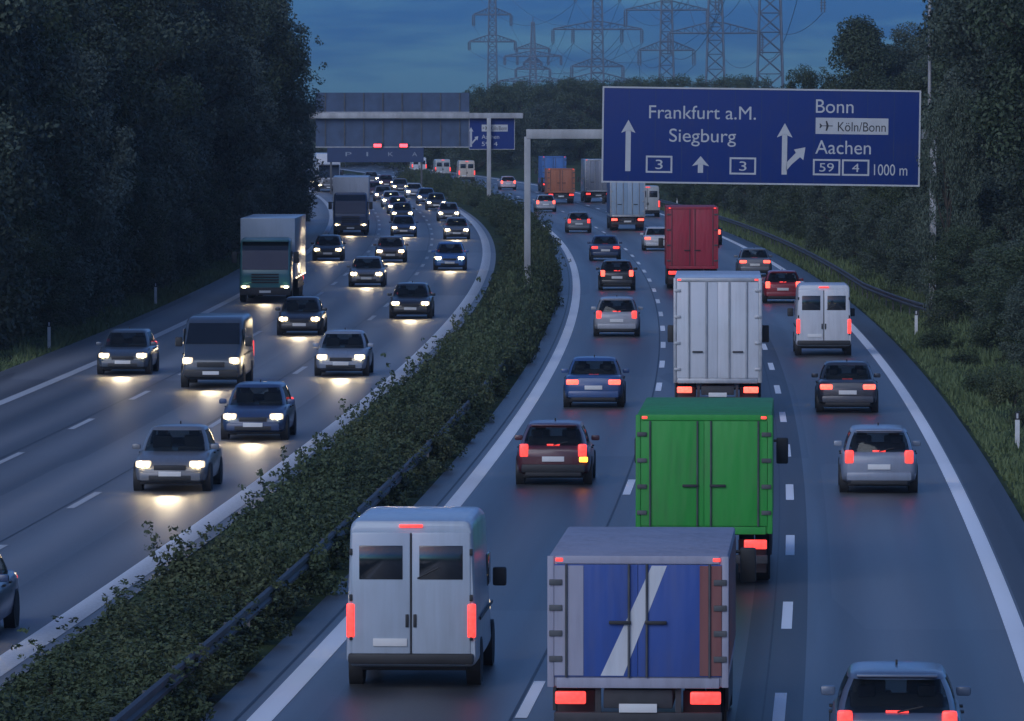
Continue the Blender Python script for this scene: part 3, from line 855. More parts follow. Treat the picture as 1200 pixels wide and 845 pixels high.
Z2 = 552.0
def far_gantry():
    s = 7547.0 / Z2
    root = thing('overhead_sign', 'far gantry with grey sign backs, two red lamps and a small blue sign', 'motorway sign', (px(573, Z2), Z2, 0))
    ox = root.location.x
    X = lambda p: (p - 600) / s - ox
    Z = lambda q: CAM_H - (q - 125) / s
    MB().box((0, -.10, Z(138) / 2 - .2), (.36, .36, Z(138) + .4), .03).build('post', M_BEAM, root)
    MB().box((X(352), 0, Z(133) / 2 - .2), (.36, .36, Z(133) + .4), .03).build('post', M_BEAM, root)
    MB().box((X(486), 0, Z(135.5)), (X(606) - X(352), .5, .46), .02).build('beam', M_BEAM, root)
    for q0, q1 in ((108.5, 132.2), (139.5, 173)):
        pn = MB().box((X(460), .42, (Z(q0) + Z(q1)) / 2), (X(550) - X(370), .06, Z(q0) - Z(q1)), .01).build('sign_back', M_PANEL, root, smooth=0)
        mb = MB(); n = 8
        for k in range(n):
            mb.box((X(370) + (k + .5) * (X(550) - X(370)) / n, .35, (Z(q0) + Z(q1)) / 2), (.09, .07, Z(q0) - Z(q1) - .06))
        mb.build('stiffener', M_RAIL, pn, smooth=0)
        mb = MB(); mb.box((X(460), .34, Z(q1) + .05), (X(550) - X(370) + .02, .12, .08)); mb.build('edge_profile', M_STEEL, pn, smooth=0)
    for p in (442.5, 473):
        ho_ = MB().box((X(p), .22, Z(171.5)), (12 / s, .22, 7 / s), .04).build('lamp_housing', M_RAIL, root)
        MB().box((X(p), .10, Z(170.5)), (9 / s, .04, 3.6 / s), .02).build('red_lamp', M_REDSIG, ho_)
    sg = MB().box((X(576.5), .30, Z(156.5)), (53 / s, .06, 37 / s), .01).build('sign_panel', M_BLUE, root, smooth=0)
    fy = .266
    mb = MB()
    for pts in frame_polys(X(549.5), Z(175.2), X(603.3), Z(137.8), .05): mb.prism(pts, fy, fy - .006)
    mb.build('border', M_STEEL, sg, smooth=0)
    flat(arrow_up(X(552), Z(172), Z(149), .16, .42, .4) + [[(X(552), Z(170)), (X(552.6), Z(167)), (X(557), Z(162)), (X(556), Z(160.5)), (X(560.5), Z(159.5)), (X(559.5), Z(164.5)), (X(558.3), Z(163.2)), (X(554), Z(168))]], fy - .001, M_SIGNW, sg, 'arrow')
    flat([rect(X(564.5), Z(154), X(595), Z(146))], fy - .001, M_SIGNW, sg, 'white_field')
    flat([plane_poly(X(565.5), Z(150), 7 / s)], fy - .008, M_SIGNBLK, sg, 'aeroplane_symbol')
    text_mesh('Köln/Bonn', X(575), X(594), Z(152.6), Z(147.6), fy - .010, M_SIGNBLK, sg)
    text_mesh('Aachen', X(564.5), X(585), Z(162.5), Z(157.8), fy - .002, M_SIGNW, sg)
    text_mesh('59  4', X(564.5), X(583), Z(171), Z(166), fy - .002, M_SIGNW, sg)
far_gantry()
def low_gantry():
    zz = 655.0; s = 7547.0 / zz
    root = thing('overhead_sign', 'low dark blue sign board with pale marks hanging below the sign backs', 'motorway sign', (px(440, zz), zz, 0))
    ox = root.location.x
    X = lambda p: (p - 600) / s - ox
    Z = lambda q: CAM_H - (q - 125) / s
    pn = MB().box((0, 0, (Z(173) + Z(190)) / 2), (X(497) - X(384), .08, Z(173) - Z(190)), .01).build('sign_panel', M_BLUE_DARK, root, smooth=0)
    for p in (388, 494):
        MB().box((X(p), .14, Z(173) / 2 - .1), (.2, .2, Z(173) + .2), .02).build('post', M_RAIL, root)
    for p0, p1, ch in ((405, 412, 'P'), (429.5, 431.5, 'I'), (455, 461, 'K'), (483, 489, 'A')):
        text_mesh(ch, X(p0), X(p1), Z(183), Z(178), -.046, mat('dull pale marks', (0.26, 0.30, 0.36), 0.6), pn)
low_gantry()

# ------------------------------------------------------------------ pylons and cables
def pylon(label, pc, yv, h, wb, wt, arms):
    """arms: list of (z, half span, insulator length)"""
    root = thing('power_pylon', label, 'pylon', (px(pc, yv), yv, -0.5), 0.0, 'high voltage pylons on the horizon')
    r = 0.00008 * yv + 0.032
    def half(z): return (wb + (wt - wb) * min(1, (z / h)) ** 0.8) / 2
    mb = MB(); lv = []
    z = 0.0
    while z < h - 1:
        lv.append(z); z += max(1.6, half(z) * 1.7)
    lv.append(h)
    C = lambda z, sx, sy: (sx * half(z), sy * half(z), z)
    for i in range(len(lv) - 1):
        a, b = lv[i], lv[i + 1]
        for sx in (-1, 1):
            for sy in (-1, 1): mb.tube(C(a, sx, sy), C(b, sx, sy), r * 1.25, seg=5, cap=False)
        for s1 in (-1, 1):
            mb.tube(C(a, -1, s1), C(b, 1, s1), r * .6, seg=4, cap=False); mb.tube(C(a, 1, s1), C(b, -1, s1), r * .6, seg=4, cap=False)
            mb.tube(C(a, s1, -1), C(b, s1, 1), r * .6, seg=4, cap=False)
            mb.tube(C(b, -1, s1), C(b, 1, s1), r * .6, seg=4, cap=False)
    mb.tube((0, 0, h), (0, 0, h + 2), r, r * .5, 5)
    mb.build('mast', M_PYLON, root, smooth=0)
    tips = []
    for z, sp, ins in arms:
        am = MB(); hw = half(z)
        for sy in (-1, 1):
            am.tube((-hw, sy * hw, z), (hw, sy * hw, z), r * 1.1, seg=5, cap=False); am.tube((-hw, sy * hw, z + 1.9), (hw, sy * hw, z + 1.9), r * .8, seg=5, cap=False)
        for sx in (-1, 1):
            for sy in (-1, 1):
                am.tube((sx * hw, sy * hw, z), (sx * sp, 0, z), r * 1.1, seg=5, cap=False)
                am.tube((sx * hw, sy * hw, z + 1.9), (sx * sp, 0, z + .15), r * .8, seg=5, cap=False)
            n = 5
            for k in range(1, n):
                u = k / n; x = sx * (hw + (sp - hw) * u); zt = z + 1.9 - 1.75 * u
                am.tube((x, 0, z), (x, 0, zt), r * .5, seg=4, cap=False)
                x2 = sx * (hw + (sp - hw) * (u - 1 / n)); am.tube((x2, 0, z), (x, 0, zt), r * .5, seg=4, cap=False)
        arm = am.build('cross_arm', M_PYLON, root, smooth=0)
        for sx in (-1, 1):
            for u in ((1.0, .55) if sp > 9 else (1.0,)):
                x = sx * sp * u
                im = MB()
                for dx in (-.22, .22):
                    im.tube((x + dx, 0, z), (x + dx, 0, z - ins), r * .9, seg=5)
                    for k in range(6): im.tube((x + dx, 0, z - ins * (.15 + .13 * k)), (x + dx, 0, z - ins * (.19 + .13 * k)), r * 2.0, seg=6)
                im.build('insulator', M_PYLON, arm, smooth=0)
                tips.append(Vector((root.location.x + x, yv, root.location.z + z - ins)))
    return tips
def hz(q, yv): return CAM_H - (q - 125) / 7547.0 * yv + 0.5
def pyl(label, pc, yv, top, wb, wt, arms):
    return pylon(label, pc, yv, hz(top, yv), wb, wt, [(hz(q, yv), hs * yv / 7547.0, ins) for q, hs, ins in arms])
T1 = pyl('tall thin pylon furthest left on the horizon, above the gantry post', 577, 1800, -48, 3.4, 1.5, [(-18, 18, 3), (17.5, 22, 3.2), (49, 27, 2.4)])
T2 = pyl('shorter dense pylon with many arms, second from the left', 624.5, 2300, 26, 4.4, 0.9, [(57, 19, 1.5), (66, 33, 3.2), (73, 10, 1.2), (81, 20, 3), (95, 40, 3)])
T3 = pyl('broad armed pylon left of the sign corner', 700, 1550, -40, 4.0, 1.8, [(-12, 26, 3), (34.5, 52, 3.4), (78, 30, 3.2), (95, 42, 2.2)])
T4 = pyl('pylon above the word Frankfurt with one wide arm', 781, 1350, -60, 4.2, 1.6, [(-22, 30, 3), (12, 48, 3.6), (59, 32, 3.2)])
T5 = pyl('lattice pylon with a wide arm, next to the tallest one', 838, 1150, -70, 4.4, 1.8, [(-28, 34, 3), (39, 54, 3.8)])
T6 = pyl('tallest and nearest lattice pylon, right end of the row above the sign', 902, 900, -110, 4.6, 2.2, [(-12, 62, 3.2), (-62, 40, 3.2)])
def cable(a, b, sag, label):
    mid = (a + b) / 2
    o = thing('power_cable', label, 'cable', a, 0, 'cables strung between the pylons')
    mb = MB(); prev = None; n = 16
    for k in range(n + 1):
        u = k / n; p = a.lerp(b, u) - a; p.z -= sag * 4 * u * (1 - u)
        if prev is not None: mb.tube(prev, p, 0.045, seg=5, cap=False)
        prev = p
    mb.build('wire', M_PYLON, o)
LC = 'thin dark power cable sagging between the pylons against the sky'
for A, B, sag in ((T6, T5, 5), (T5, T4, 5), (T4, T3, 6), (T3, T2, 12), (T3, T1, 7)):
    n = min(len(A), len(B))
    for k in range(0, n): cable(A[k], B[k], sag, LC)

# ------------------------------------------------------------------ vehicles
def wheels(root, positions, r=0.32, w=0.22, seg=24):
    for x, y in positions:
        sgn = 1 if x > 0 else -1
        wm = MB(); wm.lathe_x((0, 0, 0), [(-w / 2, r * .62), (-w / 2, r * .93), (-w * .38, r), (w * .38, r), (w / 2, r * .93), (w / 2, r * .62)], seg)
        wo = wm.build('wheel', M_TYRE, root, loc=(x, y, r))
        rm = MB(); rm.lathe_x((0, 0, 0), [(sgn * w * .30, r * .60), (sgn * w * .46, r * .62), (sgn * w * .47, r * .52), (sgn * w * .36, r * .44), (sgn * w * .36, r * .2), (sgn * w * .44, r * .14), (sgn * w * .44, .005)], seg)
        rm.build('rim', M_RIM, wo)
def side_arch(mb, x, y, r, w):
    mb.lathe_x((x, y, r * .9), [(-w / 2, r * 1.14), (w / 2, r * 1.14)], 24)
def sup(hw, hl, n, N, yc, z):
    out = []
    for k in range(N):
        a = 2 * math.pi * k / N; c, s = math.cos(a), math.sin(a)
        out.append((hw * math.copysign(abs(c) ** (2 / n), c), yc + hl * math.copysign(abs(s) ** (2 / n), s), z))
    return out
CARS = 'cars on the motorway'
def car(label, style, colour, loc, rz, L=4.35, W=1.78, H=1.45, brake=False, amber=False):
    """forward is +Y, origin on the ground under the middle"""
    root = thing('car', label, 'car', loc, rz)
    P = paint(*colour)
    belt = 0.60 * H + 0.05
    hw = W / 2; y0 = -L / 2
    deck = belt + 0.02
    if style == 'saloon': st = [(0, .78, .42, .72), (.012, .88, .36, .86), (.035, .94, .30, deck - .03), (.08, .97, .24, deck), (.2, 1, .2, deck + .01), (.4, 1, .18, belt), (.66, 1, .18, belt - .02), (.74, .99, .18, belt - .06), (.86, .96, .19, belt - .14), (.95, .90, .22, belt - .25), (.985, .82, .27, belt - .33), (1, .70, .34, belt - .42)]
    else: st = [(0, .80, .42, belt - .12), (.010, .90, .35, belt - .04), (.03, .95, .29, belt), (.08, .98, .23, belt), (.2, 1, .2, belt), (.4, 1, .18, belt), (.66, 1, .18, belt - .02), (.75, .99, .18, belt - .06), (.87, .96, .19, belt - .13), (.95, .90, .22, belt - .23), (.985, .82, .27, belt - .32), (1, .70, .34, belt - .42)]
    rings = []
    for t, wf, zb, zt in st:
        y = y0 + t * L; w = hw * wf; h = zt - zb
        half = [(w * .80, zb), (w * .95, zb + .10 * h), (w * .99, zb + .30 * h), (w, zb + .52 * h), (w * .985, zb + .76 * h), (w * .95, zb + .92 * h), (w * .86, zt), (w * .5, zt + .012)]
        ring = [(x, y, z) for x, z in half] + [(0, y, zt + .018)] + [(-x, y, z) for x, z in half[::-1]]
        rings.append(ring)
    mb = MB(); mb.loft(rings); mb.build('body', P, root, smooth=42)
    # cabin: glass shell, roof, pillars
    if style == 'saloon': yb0, yr0 = y0 + .62, y0 + 1.22
    elif style == 'estate': yb0, yr0 = y0 + .10, y0 + .36
    else: yb0, yr0 = y0 + .10, y0 + .55
    yb1, yr1 = y0 + L * .745, y0 + L * .575
    N = 48
    def ring(u, grow=0.0):
        ya, yb = yb0 + (yr0 - yb0) * u, yb1 + (yr1 - yb1) * u
        bul = 0.03 * math.sin(math.pi * u)
        return sup(hw * (.90 - .20 * u) + bul + grow, (yb - ya) / 2 + bul + grow, 5.0, N, (ya + yb) / 2, belt - .03 + (H - .06 - belt + .03) * u)
    us = [0, .25, .5, .75, .94]
    mb = MB(); mb.loft([ring(u) for u in us], cap0=False, cap1=False); gl = mb.build('windows', M_CARGLASS, root, smooth=50)
    for sx in (-1, 1):
        mb = MB(); mb.box((sx * .37, y0 + L * .50, belt + .02), (.46, .14, .56), .06, rx=-.2); mb.box((sx * .37, y0 + L * .485, belt + .36), (.25, .10, .18), .04); mb.box((sx * .37, y0 + L * .488, belt + .27), (.10, .04, .10))
        mb.build('front_seat', M_DARK, root)
    mb = MB(); mb.box((0, y0 + L * .26, belt - .02), (W * .70, .14, .42), .06, rx=-.2)
    for sx in (-1, 1): mb.box((sx * .40, y0 + L * .25, belt + .22), (.24, .09, .16), .04)
    mb.build('rear_seat', M_DARK, root)
    mb = MB(); mb.box((-.37, y0 + L * .66, belt + .02), (W * .35, .20, .10), .03); mb.build('dashboard', M_DARK, root)
    mb = MB(); r1 = ring(.90, .010); r2 = ring(1.0, .004)
    zc = H
    yc = sum(p[1] for p in r2) / N
    rr = [r1, r2] + [[(p[0] * k, yc + (p[1] - yc) * k, H - .06 + dz) for p in r2] for k, dz in ((.95, .022), (.8, .042), (.45, .056), (.06, .06))]
    mb.loft(rr); mb.build('roof', P, root, smooth=55)
    mb = MB()
    def strip(k0, k1):
        rg = [ring(u, .007) for u in (0, .3, .6, .93)]; vs, fs = [], []; n = k1 - k0 + 1
        for r_ in rg: vs += [r_[k % N] for k in range(k0, k1 + 1)]
        for i in range(3):
            for k in range(n - 1): fs.append((i * n + k, i * n + k + 1, (i + 1) * n + k + 1, (i + 1) * n + k))
        mb.add(vs, fs)
    for k0, k1 in ((3, 6), (18, 21), (27, 30), (42, 45)): strip(k0, k1)
    for k0, k1 in ((0, 0), (24, 24)): pass
    mb.build('pillar', P, root, smooth=50)
    # lower trim and bumpers
    mb = MB(); mb.box((0, y0 + .045, .40), (W * .84, .16, .20), .05); mb.build('rear_bumper', P if not amber else M_DARK, root)
    mb = MB(); mb.box((0, y0 + .06, .27), (W * .74, .14, .12), .03); mb.build('diffuser', M_DARK, root)
    mb = MB(); mb.box((0, -y0 - .07, .36), (W * .80, .18, .20), .05); mb.build('front_bumper', P, root)
    mb = MB(); mb.box((0, -y0 - .012, .33), (W * .55, .10, .11), .02); mb.box((0, -y0 - .04, belt - .36), (W * .42, .10, .12), .02); mb.build('grille', M_DARK, root)
    MB().box((0, y0 - .012, .62 if style != 'saloon' else .60), (.52, .03, .12), .006).build('number_plate', M_PLATE, root)
    MB().box((0, -y0 + .035, .42), (.52, .03, .11), .006).build('number_plate', M_PLATE, root)
    tz = belt - .16 if style == 'saloon' else belt - .10
    for sx in (-1, 1):
        if style == 'saloon': MB().box((sx * hw * .70, y0 + .05, tz), (.36, .16, .15), .04).build('tail_light', M_BRAKE if brake else M_TAIL, root)
        else: MB().box((sx * hw * .77, y0 + .05, tz), (.20, .15, .30), .04).build('tail_light', M_BRAKE if brake else M_TAIL, root)
        hl_ = MB().box((sx * hw * .70, -y0 - .13, belt - .28), (.36, .20, .16), .05).build('headlight', M_LENS, root)
        MB().lathe_y((sx * hw * .76, -y0 - .03, belt - .28), .072, .012).build('bulb', M_HEAD, hl_)
        MB().lathe_y((sx * hw * .60, -y0 - .03, belt - .28), .050, .012).build('bulb', M_HEAD, hl_)
        MB().box((sx * (hw * .93 + .09), y0 + L * .66, belt + .06), (.20, .12, .13), .04).build('mirror', P, root)
    if amber: MB().box((hw * .80, y0 + .05, tz - .21), (.20, .15, .12), .03).build('indicator_light', M_AMBER, root)
    MB().box((0, y0 + (.66 if style == 'saloon' else .10) + .03, belt + .03), (.30, .03, .03), .006).build('high_brake_light', M_TAIL, root)
    MB().box((0, y0 + L * .36, H + .03), (.03, .10, .07), .012).build('aerial', M_DARK, root)
    for sx in (-1, 1):
        for q in (.36, .55): MB().box((sx * (hw * .985), y0 + L * q, belt - .10), (.05, .17, .035), .01).build('door_handle', M_DARK, root)
    if style != 'saloon':
        MB().tube((.0, y0 + .055, belt + .03), (.34, y0 + .10, belt + .10), .014, seg=6).build('rear_wiper', M_DARK, root)
        mb = MB(); mb.box((0, yr0 - .02, H - .06), (W * .60, .16, .03), .01); mb.build('spoiler', P, root)
    wb = L * .305
    for sx in (-1, 1):
        for yy_ in (-wb, wb):
            mb = MB(); side_arch(mb, sx * (hw - .09), yy_, .32, .195); mb.build('wheel_arch', M_DARK, root)
    wheels(root, [(sx * (hw - .095), yy_) for sx in (-1, 1) for yy_ in (-wb, wb)], .32, .215)
    mb = MB(); mb.box((0, 0, .21), (W * .8, L * .86, .10), .02); mb.build('underbody', M_DARK, root, smooth=0)
    return root

def rrect(hw, zb, zt, r, y, top=1.0, n=5):
    """rounded upright rectangle in the xz plane, narrowing to the top"""
    pts = []
    for cx, cz, a0 in ((hw - r, zb + r, -90), (hw * top - r, zt - r, 0), (-hw * top + r, zt - r, 90), (-hw + r, zb + r, 180)):
        for k in range(n): 
            a = R(a0 + 90 * k / (n - 1)); pts.append((cx + r * math.cos(a), y, cz + r * math.sin(a)))
    return pts
def van(label, colour, loc, rz, L=5.6, W=1.99, H=2.55, brake=False, hood=True, cat='van'):
    root = thing('delivery_van', label, cat, loc, rz)
    P = paint(*colour); hw = W / 2; y0, y1 = -L / 2, L / 2
    sec = [(y0, .97, .42, H - .10, .10), (y0 + .04, .99, .36, H - .03, .14), (y0 + .25, 1, .32, H, .16), (y0 + L * .5, 1, .30, H, .16), (y1 - 1.95, 1, .30, H - .03, .18), (y1 - 1.60, .995, .30, H - .16, .18), (y1 - .78, .98, .30, 1.32, .16), (y1 - .25, .94, .32, 1.10, .16), (y1 - .04, .88, .36, .92, .14), (y1, .80, .42, .80, .12)]
    mb = MB(); mb.loft([rrect(hw * w, zb, zt, r, y, .93) for y, w, zb, zt, r in sec]); mb.build('body', P, root, smooth=40)
    # windscreen lying on the slope between two sections
    a, b = (y1 - 1.60, H - .16), (y1 - .78, 1.32)
    def on(u, d): return (a[0] + (b[0] - a[0]) * u + d * .79, a[1] + (b[1] - a[1]) * u + d * .6)
    mb = MB()
    o = [on(.06, .02), on(.94, .02), on(.94, -.01), on(.06, -.01)]
    wt, wl = hw * .80, hw * .86
    mb.add([(-wt, *o[0]), (wt, *o[0]), (wl, *o[1]), (-wl, *o[1]), (-wt, *o[3]), (wt, *o[3]), (wl, *o[2]), (-wl, *o[2])], [(0, 1, 2, 3), (7, 6, 5, 4), (0, 4, 5, 1), (1, 5, 6, 2), (2, 6, 7, 3), (3, 7, 4, 0)])
    mb.build('windscreen', M_GLASS, root, smooth=0)
    for sx in (-1, 1):
        MB().box((sx * (hw * .965), y1 - 1.75, 1.58), (.03, .85, .50), .012).build('side_window', M_GLASS, root)
        d = MB().box((sx * .455 * hw, y0 - .006, .52 + (H - .72) / 2), (hw * .885, .05, H - .72), .03).build('rear_door', P, root)
        MB().box((sx * .455 * hw, y0 - .030, H - .66), (hw * .66, .02, .52), .01).build('window', M_GLASS, d)
        MB().box((sx * .06, y0 - .040, 1.05), (.05, .03, .20), .01).build('handle', M_DARK, d)
        mb = MB()
        for zz in (.8, 1.4, H - .5): mb.box((sx * (hw * .91), y0 - .02, zz), (.05, .05, .10), .01)
        mb.build('hinge', M_DARK, d)
        MB().box((sx * (hw - .085), y0 + .01, 1.05), (.13, .12, .52), .03).build('tail_light', M_BRAKE if brake else M_TAIL, root)
        hl_ = MB().box((sx * hw * .74, y1 - .10, .86), (.34, .22, .22), .06).build('headlight', M_LENS, root)
        MB().lathe_y((sx * hw * .76, y1 + .01, .87), .085, .012).build('bulb', M_HEAD, hl_)
        MB().box((sx * (hw + .12), y1 - 1.28, 1.42), (.22, .12, .30), .04).build('mirror', M_DARK, root)
    mb = MB(); mb.box((0, y0 - .028, .52 + (H - .72) / 2), (.018, .02, H - .74)); mb.build('door_gap', M_DARK, root, smooth=0)
    MB().tube((.10, y0 - .048, H - .90), (.42, y0 - .048, H - .74), .014, seg=6).build('rear_wiper', M_DARK, root)
    for sx in (-1, 1):
        mb = MB(); mb.box((sx * (hw + .001), -.2, 1.02), (.02, L * .62, .05), .006); mb.build('side_rub_strip', M_DARK, root, smooth=0)
    MB().box((0, y0 - .03, .47), (W * .95, .18, .16), .04).build('rear_bumper', M_DARK, root)
    MB().box((0, y1 - .05, .46), (W * .86, .22, .24), .06).build('front_bumper', M_DARK, root)
    mb = MB(); mb.box((0, y1 - .01, .74), (W * .44, .08, .16), .02); mb.build('grille', M_DARK, root)
    MB().box((-.32, y0 - .046, .72), (.52, .02, .12), .006).build('number_plate', M_PLATE, root)
    MB().box((0, y1 + .065, .48), (.52, .02, .11), .006).build('number_plate', M_PLATE, root)
    MB().box((0, y0 - .02, H - .10), (.36, .04, .045), .01).build('high_brake_light', M_TAIL, root)
    for sx in (-1, 1):
        for yy_ in (-L * .29, L * .32):
            mb = MB(); side_arch(mb, sx * (hw - .10), yy_, .35, .215); mb.build('wheel_arch', M_DARK, root)
    wheels(root, [(sx * (hw - .105), yy_) for sx in (-1, 1) for yy_ in (-L * .29, L * .32)], .35, .235)
    MB().box((0, 0, .30), (W * .8, L * .8, .12), .02).build('underbody', M_DARK, root, smooth=0)
    return root

def lorry(label, box_c, cab_c, loc, rz, L=9.0, W=2.5, H=3.7, box_z=1.0, brake=False, doors='bars', stripe=None, side_c=None, name='box_truck', deflector=True, edge_c=None, door_c=None, visor=None, marker=False):
    """box lorry, forward +Y. the cab stands in front of the load box"""
    root = thing(name, label, 'truck', loc, rz)
    BP, CP = (tarp(*box_c) if doors == 'plain' else paint(*box_c)), paint(*cab_c); hw = W / 2; y0, y1 = -L / 2, L / 2
    cabL = 1.9; yb1 = y1 - cabL - .45
    bc = MB().box((0, (y0 + yb1) / 2, (box_z + H) / 2), (W, yb1 - y0, H - box_z), .04).build('load_box', BP, root)
    # edge profiles of the box
    mb = MB()
    for sx in (-1, 1): mb.box((sx * (hw - .03), y0 - .012, (box_z + H) / 2), (.09, .05, H - box_z), .01)
    mb.box((0, y0 - .012, H - .05), (W - .22, .05, .11), .01); mb.box((0, y0 - .012, box_z + .06), (W - .22, .06, .14), .01)
    mb.build('door_frame', M_STEEL if doors == 'bars' else BP, bc)
    if side_c:
        SP = tarp(*side_c)
        for sx in (-1, 1):
            sp = MB().box((sx * (hw + .004), (y0 + yb1) / 2, (box_z + H) / 2 + .05), (.016, yb1 - y0 - .3, H - box_z - .35), .004).build('side_curtain', SP, bc)
    DP = tarp(*(door_c or box_c)) if doors == 'plain' else paint(*(door_c or box_c))
    dz0, dz1 = box_z + .14, H - .11
    soft = doors == 'plain'
    for sx in (-1, 1):
        d = MB().box((sx * (hw - .08) / 2, y0 - .012, (dz0 + dz1) / 2), (hw - .085, .04, dz1 - dz0 - .01), .008).build('rear_door', DP, root)
        if True:
            for bx in ((.10, .80) if soft else (.26, .66)):
                bm_ = MB(); bm_.tube((sx * bx * hw, y0 - .065, dz0), (sx * bx * hw, y0 - .065, dz1), .017 if soft else .028, seg=10); bm_.build('locking_bar', M_RAIL if soft else M_STEEL, d)
            bm_ = MB(); bm_.box(((sx * .20 if soft else sx * .46) * hw, y0 - .07, dz0 + .75), (.30, .03, .05), .01); bm_.build('handle', M_DARK, d)
            bm_ = MB()
            for zz in np.linspace(dz0 + .25, dz1 - .25, 4): bm_.box((sx * (hw - .10), y0 - .045, zz), (.18, .04, .08), .01)
            bm_.build('hinge', M_RAIL if soft else M_STEEL, d)
    if edge_c:
        for sx, c_ in ((-1, edge_c[0]), (1, edge_c[1])):
            ew = .40 if sx < 0 else .30
            MB().box((sx * (hw - .08 - ew / 2), y0 - .038, (dz0 + dz1) / 2), (ew, .010, dz1 - dz0 - .04), .003).build('rear_flap', tarp(*c_), root, smooth=0)
    if stripe:
        mb = MB(); w = .26
        mb.prism([(-.25 - w, dz0 + .02), (-.25 + w * .2, dz0 + .02), (.28 + w * .45, dz1 - .02), (.28 - w * .35, dz1 - .02)], y0 - .033, y0 - .037)
        mb.build('stripe', tarp(*stripe), root, smooth=0)
    # chassis, bumper, lights
    MB().box((0, y0 + L * .47, .78), (.95, L * .92, .26), .02).build('chassis', M_SKIRT, root)
    ub = MB(); ub.box((0, y0 + .10, .52), (W * .94, .10, .16), .02); ub.box((-.55, y0 + .14, .72), (.08, .1, .4)); ub.box((.55, y0 + .14, .72), (.08, .1, .4))
    ub.build('underrun_bar', M_SKIRT, root)
    for sx in (-1, 1):
        tl = MB().box((sx * (hw - .30), y0 + .05, .80), (.42, .10, .17), .025).build('tail_light', M_BRAKE if brake else M_TAIL, root)
        MB().box((sx * (hw - .36), y0 + .55, .55), (.52, .03, .62), .01).build('mudflap', M_DARK, root, smooth=0)
        MB().box((sx * (hw - .15), y0 - .02, H - .05), (.10, .05, .05), .01).build('marker_light', M_TAIL, root)
        MB().box((sx * (hw - .03), (y0 + yb1) / 2 - .3, .72), (.05, (yb1 - y0) * .5, .42), .01).build('side_guard', M_SKIRT, root, smooth=0)
    MB().box((0, y0 + .03, .66), (.52, .03, .12), .005).build('number_plate', M_PLATE, root)
    if marker:
        for sx in (-1, 1):
            for k in range(5): MB().box((sx * (hw + .02), y0 + (yb1 - y0) * (k + .5) / 5, box_z + .05), (.05, .12, .06), .01).build('side_marker_light', M_MARK, root)
    # cab
    cz = 2.95 if H > 3.3 else 2.55
    c0 = y1 - cabL
    cs = [(c0, .93, .75, cz - .05, .16), (c0 + .1, .95, .70, cz, .2), (y1 - .75, .95, .50, cz, .22), (y1 - .42, .95, .42, cz - .10, .22), (y1 - .20, .94, .40, cz - .55, .2), (y1 - .04, .93, .40, 1.45, .16), (y1, .89, .46, 1.32, .14)]
    mb = MB(); mb.loft([rrect(hw * w, zb, zt, r, y, .96) for y, w, zb, zt, r in cs]); cab = mb.build('cab', CP, root, smooth=40)
    a, b = (y1 - .40, cz - .16), (y1 - .06, 1.50)
    mb = MB(); wt = hw * .84; dn = (.98 * .025, .2 * .025)
    mb.add([(-wt, a[0] + .03, a[1]), (wt, a[0] + .03, a[1]), (wt, y1 - .165, cz - .58), (-wt, y1 - .165, cz - .58), (wt, b[0] + .035, b[1]), (-wt, b[0] + .035, b[1]),
            (-wt, a[0] - .08, a[1]), (wt, a[0] - .08, a[1]), (wt, b[0] - .08, b[1]), (-wt, b[0] - .08, b[1])], [(0, 1, 2, 3), (3, 2, 4, 5), (0, 6, 7, 1), (5, 4, 8, 9), (6, 0, 3, 5, 9), (1, 7, 8, 4, 2), (7, 6, 9, 8)])
    mb.build('windscreen', M_GLASS, root, smooth=0)
    if visor: MB().box((0, y1 - .26, cz - .14), (W * .86, .34, .10), .03).build('sun_visor', paint(*visor), root)
    for sx in (-1, 1):
        MB().box((sx * hw * .945, y1 - .95, 2.02), (.03, .85, .62), .012).build('side_window', M_GLASS, root)
        hl_ = MB().box((sx * hw * .72, y1 - .01, .68), (.40, .14, .20), .04).build('headlight', M_LENS, root)
        MB().lathe_y((sx * hw * .76, y1 + .06, .68), .085, .012).build('bulb', M_HEAD, hl_)
        mi = MB().box((sx * (hw + .16), y1 - .30, 2.05), (.24, .14, .52), .04).build('mirror', M_DARK, root)
        ma = MB(); ma.tube((sx * hw * .93, y1 - .32, 2.25), (sx * (hw + .16), y1 - .30, 2.25), .025); ma.build('mirror_arm', M_DARK, mi)
    MB().box((0, y1 - .02, .52), (W * .92, .26, .34), .06).build('front_bumper', M_SKIRT, root)
    mb = MB()
    for k in range(4): mb.box((0, y1 + .01, .92 + .12 * k), (W * .50, .06, .07), .015)
    mb.build('grille', M_DARK, root)
    MB().box((0, y1 + .12, .50), (.52, .02, .11), .004).build('number_plate', M_PLATE, root)
    if deflector and H > cz + .3:
        mb = MB(); mb.loft([rrect(hw * .90, cz - .06, H - .06, .12, c0 + .02, .96), rrect(hw * .88, cz - .06, H - .25, .12, c0 + .5, .95), rrect(hw * .82, cz - .06, cz + .10, .07, c0 + 1.15, .95)])
        mb.build('wind_deflector', CP, root, smooth=40)
    pos = []
    for sx in (-1, 1):
        pos.append((sx * (hw - .20), y1 - 1.15))
        pos += [(sx * (hw - .18), y0 + L * .20), (sx * (hw - .48), y0 + L * .20)]
        if L > 10: pos += [(sx * (hw - .18), y0 + L * .20 + 1.3), (sx * (hw - .18), y0 + L * .20 + 2.6)]
    wheels(root, pos, .48, .28)
    return root

def away(y, off, L):                 # rear face at distance y, driving away from us
    p = at(y + L / 2, off); return (p.x, p.y, 0.009), heading(p.y)
def towards(y, off, L):              # front face at distance y, driving towards us
    p = at(y + L / 2, off); return (p.x, p.y, 0.009), heading(p.y) + math.pi

